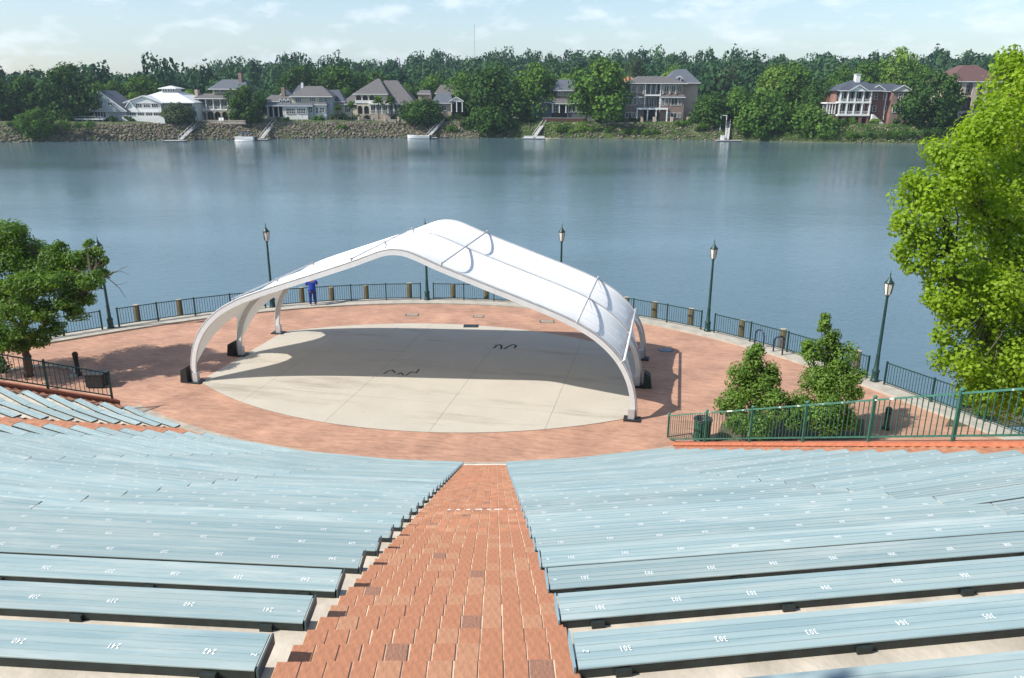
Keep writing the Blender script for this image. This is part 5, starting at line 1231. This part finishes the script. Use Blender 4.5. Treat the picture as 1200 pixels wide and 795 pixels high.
# hip roofed house
h = House('hip_roof_house', 'large pale house with steep grey hip roofs and two storey porches', 438, 137, 15)
h.box('wall', 417, 454, 110.8, 'g', 1, 14, CRM); h.hip('main_roof', 414.5, 456, 111.5, 94, 440, 442.5, 0, 16, RF_G); h.hip('right_roof', 443, 487, 121.5, 96, 447, 463, 1.5, 18, RF_G); h.box('right_wall', 455, 472, 121, 'g', 3, 16, CRM)
h.hip('left_roof', 399, 424, 123, 111.5, 411, 420, .5, 12, RF_G); h.box('left_wall', 401, 416.8, 122.4, 'g', 1.2, 11, CRM); h.win(404, 410, 124.8, 131.8, 1.1, 2, 1)
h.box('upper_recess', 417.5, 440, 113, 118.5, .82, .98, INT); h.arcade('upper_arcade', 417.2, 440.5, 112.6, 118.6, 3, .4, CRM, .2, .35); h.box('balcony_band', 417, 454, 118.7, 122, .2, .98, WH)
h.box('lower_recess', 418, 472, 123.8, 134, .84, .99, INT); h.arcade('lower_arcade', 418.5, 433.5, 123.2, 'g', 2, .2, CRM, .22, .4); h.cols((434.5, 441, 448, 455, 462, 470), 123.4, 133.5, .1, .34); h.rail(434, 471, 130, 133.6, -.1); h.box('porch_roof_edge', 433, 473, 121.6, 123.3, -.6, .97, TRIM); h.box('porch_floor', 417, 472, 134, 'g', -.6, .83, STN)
for a in (436.3, 443, 450, 457, 464.5): h.win(a, a + 3.6, 124.6, 132.5, .8, 1, 1)
w_ = House('garden_wall', 'low garden wall with stone piers before the hip roofed house', 440, 143, 9, 'wall'); w_.box('wall', 390, 476, 140.2, 'g', 0, .5, STN)
for x in (392, 405, 420.5, 436, 451, 467): w_.box('pier', x - 1.2, x + 1.2, 137, 'g', -.25, .75, TAN)
# low house
h = House('low_house', 'low pale house with a blue grey roof left of the great tree', 522, 137, 14)
h.box('wall', 510, 529, 121, 'g', 1, 10, TAN); h.hip('front_roof', 505.5, 532, 121.5, 111, 511, 527, 0, 11, RF_B); h.hip('back_roof', 507, 536, 111, 101, 513, 531, 9, 20, RF_G); h.box('back_wall', 509, 534, 111, 'g', 10.5, 18, WH); h.win(517.5, 522.8, 124.6, 129.8, .9, 1, 1); h.win(511.5, 514, 125, 130, .9, 0, 1)
h.gable('porch_roof', 527, 544, 119.5, 114.5, -1.2, 5, RF_B, WH); h.box('porch_back', 529, 542, 119, 'g', 2.5, 5, INT); h.cols((529.5, 535.5, 542), 119.6, 131.5, -.8, .34); h.hip('left_shed_roof', 484, 501, 111.5, 107.2, 487, 499, 14, 22, RF_G); h.box('left_shed', 485.5, 500, 111, 'g', 15, 21, TAN)
# brick house with porch
h = House('brick_porch_house', 'brick house with a white columned porch half hidden by trees', 660, 134, 15)
h.box('wall', 652, 676, 107, 'g', 3, 13, BRK_H); h.hip('roof', 648, 679, 107.4, 95, 654, 674, 2, 14, RF_B); h.win(654.6, 658.2, 109, 112.7, 2.9, 1, 1); h.win(660.5, 664, 109, 112.7, 2.9, 1, 1); h.win(667, 670.5, 109, 112.7, 2.9, 1, 1)
h.hip('porch_roof', 645.5, 669, 122, 116.6, 649, 665, -.4, 4, RF_G); h.box('porch_back', 647, 667, 122, 'g', 2.4, 2.98, INT); h.cols((647.4, 655.2, 663), 122.2, 132.5, 0, .36); h.win(649, 653, 124.5, 131.5, 2.3, 1, 1)
h.box('sunroom', 664.8, 683, 121.4, 'g', .6, 5, RF_B); h.hip('sunroom_roof', 664, 684, 121.6, 119.5, 666, 682, .1, 5, RF_B)
for a in (666, 671, 676, 680): h.win(a, a + 3, 122.4, 131.5, .5, 0, 0)
h.box('left_wing', 623, 646.5, 121, 'g', 2, 9, mat('blue_siding', (.10, .13, .19), .8, .1, 1)); h.hip('left_roof', 621, 648, 121, 114, 627, 643, 1.4, 10, RF_B); h.win(632.7, 640, 123.2, 129.6, 1.9, 2, 1)
w_ = House('terrace_fence', 'dark red timber terrace fence below the brick porch house', 660, 146, 9, 'fence')
for k in range(40): w_.box('board', 636 + k * 1.29, 637.2 + k * 1.29, 139.2, 145.2, 0, .12, mat('red_timber', (0.10, 0.035, 0.028), .85, .3, 3))
w_.box('rail', 635.5, 688, 138.4, 139.1, -.05, .2, mat('grey_timber', (.25, .25, .25), .8, .2, 3)); w_.box('stone_base', 628, 690, 145.3, 'g', .15, .8, STN); w_.box('stone_pier', 688.2, 697, 136, 'g', 0, 1.4, STN)
# three storey house
h = House('three_storey_house', 'brown three storey house with stacked loggias and a tall slate roof', 765, 141, 14)
h.box('wall', 730, 801, 99.5, 'g', 3.2, 15, BRN); h.hip('flat_roof', 733, 803, 99.8, 92, 749, 781, -.5, 16, RF_G, (5, 10)); h.hip('tall_roof', 779, 821, 99, 83.3, 795, 808, 4, 20, RF_B); h.box('side_wall', 801.1, 819.5, 98.5, 'g', 6, 18, TAN)
h.gable('dormer', 791, 799, 94.2, 91.3, 3.2, 8, RF_B, WH); h.win(793.6, 796.4, 94, 97.2, 3.4, 0, 0); h.box('dormer_wall', 792.3, 797.7, 93.8, 98.5, 3.55, 7, WH)
for a, b in ((735.5, 754), (773, 800.6)):
    h.box('upper_bay', a, b, 100, 113, .8, 3.19, BRN); h.box('lower_bay', a - 4 if a < 760 else a, b, 113.1, 'g', .4, 3.18, BRN); h.hip('bay_roof', a - 5 if a < 760 else a - 1, b + 1, 115, 112.2, a, b - 2, -.4, 2.4, RF_G)
for x in (738, 745, 752.5, 775, 783, 790): h.cols((x,), 101.5, 112, .6, .5, TAN)
for x in (739.5, 747.5): h.win(x, x + 4.2, 102.8, 109.5, .75, 1, 0)
for x in (777, 785.2, 792.5): h.win(x, x + 4.4, 102.5, 109.5, .75, 1, 0)
for x, w in ((733, 6.5), (741.5, 3), (746.8, 3), (774, 3), (778.6, 3), (785.5, 7), (794.5, 3)): h.win(x, x + w, 116.5, 124, .35, 1, 0)
for x, w in ((733, 6.5), (741, 3), (782, 3), (785.8, 7), (794.5, 3)): h.win(x, x + w, 133, 138, .35, 1, 0)
for y0, y1 in ((101.5, 112.2), (114.2, 127), (129.2, 141)): h.box('loggia_recess', 754.2, 772.8, y0, y1, 3.0, 3.19, INT)
for x in (756, 762, 768): h.win(x, x + 4, 103, 111.5, 2.9, 1, 0); h.win(x, x + 4, 116, 126, 2.9, 1, 0)
h.box('upper_balcony', 754, 773, 112.3, 114.1, .2, 3, TRIM); h.rail(754.2, 772.8, 109.2, 112.2, .3, mat('dark_rail', (.04, .04, .04), .6, .1, 2)); h.box('lower_balcony', 744.5, 781, 127.1, 129.1, -1.6, .35, TRIM); h.rail(744.8, 780.8, 123.6, 127, -1.5, mat('dark_rail', (.04, .04, .04), .6, .1, 2)); h.cols((745.4, 757.6, 767.6, 780.2), 129.2, 142, -1.4, .4); h.cols((754.6, 772.4), 100.5, 112.2, .5, .4); h.cols((754.6, 772.4), 114.2, 127, .5, .4); h.cols((761, 767), 101, 112.2, .5, .2)
w_ = House('garden_wall', 'stone garden wall with piers before the three storey house', 765, 146, 9, 'wall'); w_.box('wall', 712, 812, 144, 'g', 0, .5, STN)
for x in (752, 766.5, 787, 806): w_.box('pier', x - 1.4, x + 1.4, 137.5, 'g', -.2, .8, TAN)
w_.box('white_ramp', 706, 726, 138, 'g', 2, 5, CRM)
h = House('orange_roof_house', 'house with an orange tile roof behind the three storey house', 738, 120, 45); h.hip('roof', 727, 746, 97, 91.6, 733, 741, 0, 12, RF_O); h.box('wall', 728.5, 744.5, 97, 'g', 1, 11, TAN)
# brick house with white porches
h = House('brick_house', 'red brick house with white two storey porches and three pediments', 1015, 144, 15)
h.box('main_wall', 1012, 1042, 108, 'g', 2.5, 14, BRK_H); h.box('right_wall', 1041, 1060, 108, 'g', 0, 14, BRK_H); h.box('end_wall', 1060.1, 1065, 108, 'g', 2, 13, BRK_H); h.box('porch_wall', 979.5, 1012, 108, 'g', 2.8, 13, BRK_H)
h.hip('left_roof', 976, 1030, 108, 96.8, 1001, 1016, -.8, 16, RF_D); h.hip('right_roof', 1010, 1067, 108.6, 100, 1018, 1054, .8, 15, RF_D)
for a, b, d, mtw in ((989, 1011, -1.3, WH), (1016.5, 1036, 1.5, WH), (1040, 1064, -.8, WH)): h.gable('pediment', a, b, 108.2, 101.8, d, d + 6, RF_D, mtw)
h.box('chimney', 1004.6, 1009.8, 90, 99, 6, 8, TRIM); h.box('chimney_cap', 1004, 1010.4, 89.4, 90, 5.8, 8.2, TRIM)
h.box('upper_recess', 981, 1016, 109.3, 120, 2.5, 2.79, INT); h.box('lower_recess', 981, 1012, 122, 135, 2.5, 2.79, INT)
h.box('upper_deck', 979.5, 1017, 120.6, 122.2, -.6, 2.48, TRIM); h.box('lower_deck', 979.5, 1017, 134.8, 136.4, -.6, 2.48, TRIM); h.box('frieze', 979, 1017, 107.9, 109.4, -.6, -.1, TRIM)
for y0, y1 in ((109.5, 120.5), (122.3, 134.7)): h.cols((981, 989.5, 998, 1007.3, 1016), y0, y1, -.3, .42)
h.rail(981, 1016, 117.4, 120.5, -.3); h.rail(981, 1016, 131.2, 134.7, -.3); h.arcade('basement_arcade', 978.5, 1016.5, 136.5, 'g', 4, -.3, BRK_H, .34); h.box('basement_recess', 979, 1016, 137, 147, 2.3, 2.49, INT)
for x in (983, 991.5, 1000, 1009): h.win(x, x + 4.5, 111, 119.5, 2.45, 1, 1); h.win(x, x + 4.5, 124, 133.5, 2.45, 1, 1)
for x in (1018, 1024): h.win(x, x + 3.2, 111.5, 117.5, 2.4, 0, 1); h.win(x, x + 3.2, 125.5, 131.5, 2.4, 0, 1)
h.win(1035, 1038.5, 111.5, 117.5, 2.4, 0, 1)
h.win(1048.4, 1056, 111.5, 118, -.1, 2, 1); h.win(1043.6, 1055.6, 125.4, 132, -.1, 3, 1); h.win(1037, 1039.8, 125.5, 131.5, 2.4, 0, 1); h.cols((1037,), 108.5, 141, 1.9, .3)
h.box('side_porch_base', 965, 978.4, 134.5, 'g', 1, 7, BRK_H); h.box('side_porch_roof', 967, 979, 121.5, 123, .8, 7, TRIM); h.cols((968.4, 971.5, 974.6, 978), 123.1, 134.4, 1.1, .25); h.rail(968, 978.4, 130, 134.4, 1.1); h.box('side_porch_back', 969, 978.5, 123.1, 134.4, 5.5, 5.8, GRY)
stp = MB()
for k in range(9): x = h.X(1019 + k * 1.75); stp.box(x, x + .62, h.D(-1.4), h.D(-.2), 2.0, h.Z(134.5 + k * 1.3))
stp.build('outside_stair', TRIM, h.root)
# tan arcaded villa
h = House('arcaded_villa', 'tan three storey villa with arched loggias and a brown tile roof', 1130, 147, 14)
h.box('wall', 1108, 1165, 97.6, 'g', 3, 16, TAN); h.hip('roof', 1103, 1170, 98, 79.6, 1131, 1148, 0, 19, RF_R, (8, 11))
h.box('top_recess', 1112, 1160, 99, 111, 2.7, 2.98, GRY); h.arcade('top_storey', 1110, 1163, 98, 113.5, 4, .6, TAN, .42, .5); h.box('mid_recess', 1111, 1162, 114, 130, 2.6, 2.97, INT); h.arcade('middle_storey', 1110, 1163, 113.6, 131, 4, .5, TAN, .26, .5); h.box('low_recess', 1111, 1162, 132, 146, 2.5, 2.96, INT); h.arcade('ground_storey', 1096, 1163, 131.1, 'g', 5, .3, TAN, .26, .5)
for x in (1114, 1127.5, 1141): h.win(x + 1.5, x + 6.5, 101.5, 110.5, 2.6, 1, 1)
h.box('plinth', 1092, 1168, 147.8, 'g', -2.4, .2, CRM); h.rail(1110, 1163, 127, 131, .2, mat('dark_rail', (.04, .04, .04), .6, .1, 2))
# roofs of houses up the wooded hill
for x, y, lb in ((230, 85.5, 'pale house front showing among trees on the hill'), (243, 85, 'second pale house front showing among trees on the hill')):
    h = House('hill_house', lb, x, y + 3, 120); h.box('wall', x - 3, x + 3, y - .5, y + 4, 0, 6, TAN); h.hip('roof', x - 3.6, x + 3.6, y - .5, y - 2.6, x - 1.5, x + 1.5, -.5, 6.5, RF_G); h.win(x - 1.5, x + 1.5, y + .3, y + 2, -.1, 1, 0)

# ================================================================== docks, boats, mast
def dock(label, x0, x1, yb, ga, gb, off=-7.0, wide=1.3, depth=4.0):
    """float in pixels at the water line, gangway from pixel ga (float) to gb (bank)"""
    xm = (x0 + x1) / 2; Y = bank_y(gy(xm, yb, 285)[0]) + off; s = Y * 1.045 / FPX; c = gy(xm, yb, Y); a, b = c[0] - (x1 - x0) / 2 * s, c[0] + (x1 - x0) / 2 * s
    root = empty('floating_dock', (c[0], Y, WZ), label, 'dock', 'floating docks on the far bank'); M_d = mat('dock_grey', (.34, .34, .33), .8, .12, 1.5); M_p = mat('dock_pontoon', (.06, .06, .06), .8, .2, 2)
    MB().box(a + .1, b - .1, Y + .1, Y + depth - .1, WZ - .25, WZ + .22).build('pontoon', M_p, root)
    n = max(3, int((b - a) / .6))
    for k in range(n): MB().box(a + (b - a) * k / n + .02, a + (b - a) * (k + 1) / n - .02, Y, Y + depth, WZ + .22, WZ + .34).build('plank', M_d, root)
    g0 = np.array([gy(*ga, Y)[0], Y + depth * .6, WZ + .55]); yb2 = bank_y(gy(*gb, Y)[0]) + 8.5; g1 = gy(*gb, yb2); g1 = np.array([g1[0], yb2, max(2.2, min(g1[2], 3.4))])
    d = (g1 - g0); dh = np.array([d[0], d[1], 0]) / np.linalg.norm(d[:2]); sd = np.array([-dh[1], dh[0], 0]) * wide / 2
    o = MB().bar(g0, g1, wide, .14).build('gangway', M_d, root)
    for q in (-1, 1):
        MB().bar(g0 + sd * q + (0, 0, .95), g1 + sd * q + (0, 0, .95), .08, .08).build('handrail', TRIM, o)
        p = MB()
        for k in range(7): t = g0 + d * k / 6 + sd * q; p.bar(t, t + np.array([0, 0, .95]), .07, .07, (1, 0, 0))
        p.build('rail_posts', TRIM, o)
    for k in (.12, .88):
        x = a + (b - a) * k; MB().tube([(x, Y + depth - .3, WZ - 3), (x, Y + depth - .3, WZ + 1.6)], .14, 8).build('mooring_pile', M_wood, root)
    return root, a, b, Y
dock('floating dock with a long white gangway below the white hall', 190.5, 214.5, 166, (208, 163), (233, 147))
dock('small dock with a slanting gangway beside the pontoon boat', 298, 312, 163.5, (304, 161), (322, 150))
dock('dock with a white gangway rising to the low house beside the motorboat', 497, 511, 161.5, (501, 158), (519, 142))
r_, a, b, Y = dock('white railed dock with a gangway below the brick porch house', 613, 639, 163, (626, 160), (638, 147))
for x, w_ in ((a + .6, 3.2), (b - 3.6, 3.0)):
    bx = empty('dock_bench', (x + w_ / 2, Y + 1, WZ + .34), 'white storage bench on the railed dock', 'bench', 'white storage benches on the dock')
    MB().box(x, x + w_, Y + .6, Y + 1.4, WZ + .34, WZ + .95).build('box', TRIM, bx); MB().box(x - .05, x + w_ + .05, Y + .55, Y + 1.45, WZ + .95, WZ + 1.05).build('lid', TRIM, bx)
r_, a, b, Y = dock('timber dock with a tall framed gangway left of the leafy bank', 841, 869, 165, (854, 161), (854, 141), -5)
fr = empty('gangway_frame', ((a + b) / 2, Y + 9.5, 1.2), 'pale upright frame over the timber dock gangway', 'frame')
xc = (a + b) / 2 - .2
for dx in (-1.0, 1.0): MB().box(xc + dx - .12, xc + dx + .12, Y + 9.4, Y + 9.6, -.5, 5.3).build('post', TRIM, fr)
MB().box(xc - 1.12, xc + 1.12, Y + 9.35, Y + 9.65, 5.3, 5.55).build('beam', TRIM, fr)
sg = empty('dock_box', (a + 2.6, Y + 2.6, WZ + .34), 'small white box on the timber dock', 'box'); MB().box(a + 2.0, a + 3.2, Y + 2.2, Y + 3.0, WZ + .34, WZ + 1.8).build('body', TRIM, sg); MB().box(a + 1.95, a + 3.25, Y + 2.15, Y + 3.05, WZ + 1.8, WZ + 1.9).build('lid', TRIM, sg)

def hull(x0, x1, yb, off, beam, h, mt):
    xm = (x0 + x1) / 2; Y = bank_y(gy(xm, yb, 285)[0]) + off; s = Y * 1.045 / FPX; c = gy(xm, yb, Y); L = (x1 - x0) * s; return np.array([c[0], Y, WZ]), L
# pontoon boat
c, L = hull(276.7, 299, 165.2, -8, 2.6, .8, WH)
pb = empty('pontoon_boat', c, 'white pontoon boat with a dark cover moored below the dense tree', 'boat')
for dy in (-.95, .95): MB().tube([c + (-L / 2, dy, .02), c + (-L / 2 + .4, dy, .08), c + (L / 2 - .9, dy, .08), c + (L / 2, dy, .25)], [.12, .34, .34, .08], 10).build('pontoon', M_alu, pb, True)
MB().box(c[0] - L / 2 + .2, c[0] + L / 2 - .3, c[1] - 1.25, c[1] + 1.25, WZ + .42, WZ + .52).build('deck', WH, pb)
for a, b in (((-L / 2 + .3, -1.2), (L / 2 - .5, -1.2)), ((-L / 2 + .3, 1.2), (L / 2 - .5, 1.2)), ((-L / 2 + .3, -1.2), (-L / 2 + .3, 1.2))): MB().bar(c + (a[0], a[1], .98), c + (b[0], b[1], .98), .08, .9).build('side_panel', WH, pb)
for dx in (-1.6, .4): MB().box(c[0] + dx - .7, c[0] + dx + .7, c[1] - .5, c[1] + .9, WZ + .52, WZ + 1.5).build('seat', CRM, pb)
b = MB(); b.add([c + (-1.9, -1.25, 2.3), c + (1.7, -1.25, 2.3), c + (1.7, 1.25, 2.3), c + (-1.9, 1.25, 2.3), c + (-1.5, -.8, 2.65), c + (1.3, -.8, 2.65), c + (1.3, .8, 2.65), c + (-1.5, .8, 2.65)], [(3, 2, 1, 0), (4, 5, 6, 7), (0, 1, 5, 4), (1, 2, 6, 5), (2, 3, 7, 6), (3, 0, 4, 7)]); b.build('canvas_top', mat('navy_canvas', (.02, .03, .07), .8, .2, 3), pb)
for dx in (-1.8, 1.6):
    for dy in (-1.15, 1.15): MB().bar(c + (dx, dy, .9), c + (dx, dy, 2.32), .06, .06, (1, 0, 0)).build('top_frame', M_alu, pb)
MB().box(c[0] + L / 2 - .3, c[0] + L / 2 + .5, c[1] - .4, c[1] + .4, WZ - .1, WZ + 1.3).build('outboard', M_black, pb)
# motorboat
def vhull(name, label, c, L, B, H, mt, cat='boat'):
    root = empty(name, c, label, cat); V = []; F = []; n = 10
    for k in range(n + 1):
        t = k / n; x = c[0] + L * (.5 - t); w = B / 2 * (1 - max(0, (t - .45) / .55) ** 2.2) + .02; sh = H * (1 + .35 * t * t); kl = -.25 + .3 * max(0, t - .7)
        V += [(x, c[1] - w, c[2] + sh), (x, c[1] - w * .82, c[2] + .12), (x, c[1], c[2] + kl), (x, c[1] + w * .82, c[2] + .12), (x, c[1] + w, c[2] + sh), (x, c[1], c[2] + sh * .72)]
    for k in range(n):
        for j in range(6): F.append((6 * k + j, 6 * k + (j + 1) % 6, 6 * k + 6 + (j + 1) % 6, 6 * k + 6 + j))
    F += [tuple(range(6))[::-1], tuple(6 * n + j for j in range(6))]; MB().add(V, F).build('hull', mt, root); return root
c, L = hull(478.5, 502.5, 162.8, -7, 2.2, .9, WH); mb_ = vhull('motorboat', 'small white motorboat moored at the gangway before the low house', c, L, 2.3, 1.0, WH)
MB().add([c + (-.6, -.8, 1.05), c + (-.6, .8, 1.05), c + (-.1, .7, 1.7), c + (-.1, -.7, 1.7), c + (.0, -.7, 1.7), c + (.0, .7, 1.7), c + (-.45, .85, 1.0), c + (-.45, -.85, 1.0)], [(0, 1, 2, 3), (3, 2, 5, 4), (4, 5, 6, 7), (0, 3, 4, 7), (1, 6, 5, 2)]).build('windscreen', GLS, mb_)
MB().box(c[0] + .5, c[0] + 1.6, c[1] - .7, c[1] + .7, WZ + .7, WZ + 1.25).build('seat', CRM, mb_); MB().box(c[0] + L / 2, c[0] + L / 2 + .6, c[1] - .3, c[1] + .3, WZ - .2, WZ + 1.3).build('outboard', M_black, mb_)
c, L = hull(640, 656, 163, -6.5, .8, .4, WH); ky = vhull('canoe', 'pale yellow canoe floating beside the railed dock', c, L, .95, .42, mat('yellow_hull', (.55, .47, .30), .5, .1, 2))
MB().box(c[0] - .6, c[0] - .3, c[1] - .35, c[1] + .35, WZ + .30, WZ + .36).build('thwart', M_wood, ky)
# radio mast on the hill
Y = 1150; p = gy(556, 66, Y); tz = gy(556, 29, Y)[2]
ms = empty('radio_mast', (p[0], Y, p[2] - 12), 'thin lattice radio mast on the skyline', 'mast'); lg = MB(); q_ = 0.9
for k in range(3):
    a = 2 * math.pi * k / 3; MB().bar((p[0] + q_ * math.cos(a), Y + q_ * math.sin(a), p[2] - 12), (p[0] + .35 * math.cos(a), Y + .35 * math.sin(a), tz), .16, .16, (1, 0, 0)).build('leg', mat('mast_steel', (.40, .36, .36), .6, .2, .2), ms)
n = 40
for k in range(n):
    for j in range(3):
        def pt(kk, jj):
            t = kk / n; r_ = q_ + (.35 - q_) * t; a = 2 * math.pi * jj / 3; return np.array([p[0] + r_ * math.cos(a), Y + r_ * math.sin(a), p[2] - 12 + (tz - p[2] + 12) * t])
        lg.bar(pt(k, j), pt(k + 1, j + 1), .07, .07, (1, 0, .1))
lg.build('lattice', mat('mast_steel', (.40, .36, .36), .6, .2, .2), ms)

# ================================================================== air between the banks
hz = MB(); hz.box(-1500, 1500, -700, 4600, -8, 175)
hm = bpy.data.materials.new('river_haze'); hm.use_nodes = True; n = hm.node_tree.nodes; n.clear(); ou = n.new('ShaderNodeOutputMaterial'); pvn = n.new('ShaderNodeVolumePrincipled')
pvn.inputs['Color'].default_value = (.66, .82, 1.0, 1); pvn.inputs['Density'].default_value = HAZE; pvn.inputs['Anisotropy'].default_value = .2; hm.node_tree.links.new(pvn.outputs[0], ou.inputs['Volume'])
if HAZE > 0: tag(hz.build('haze', hm), 'thin summer haze over the river', kind='stuff')
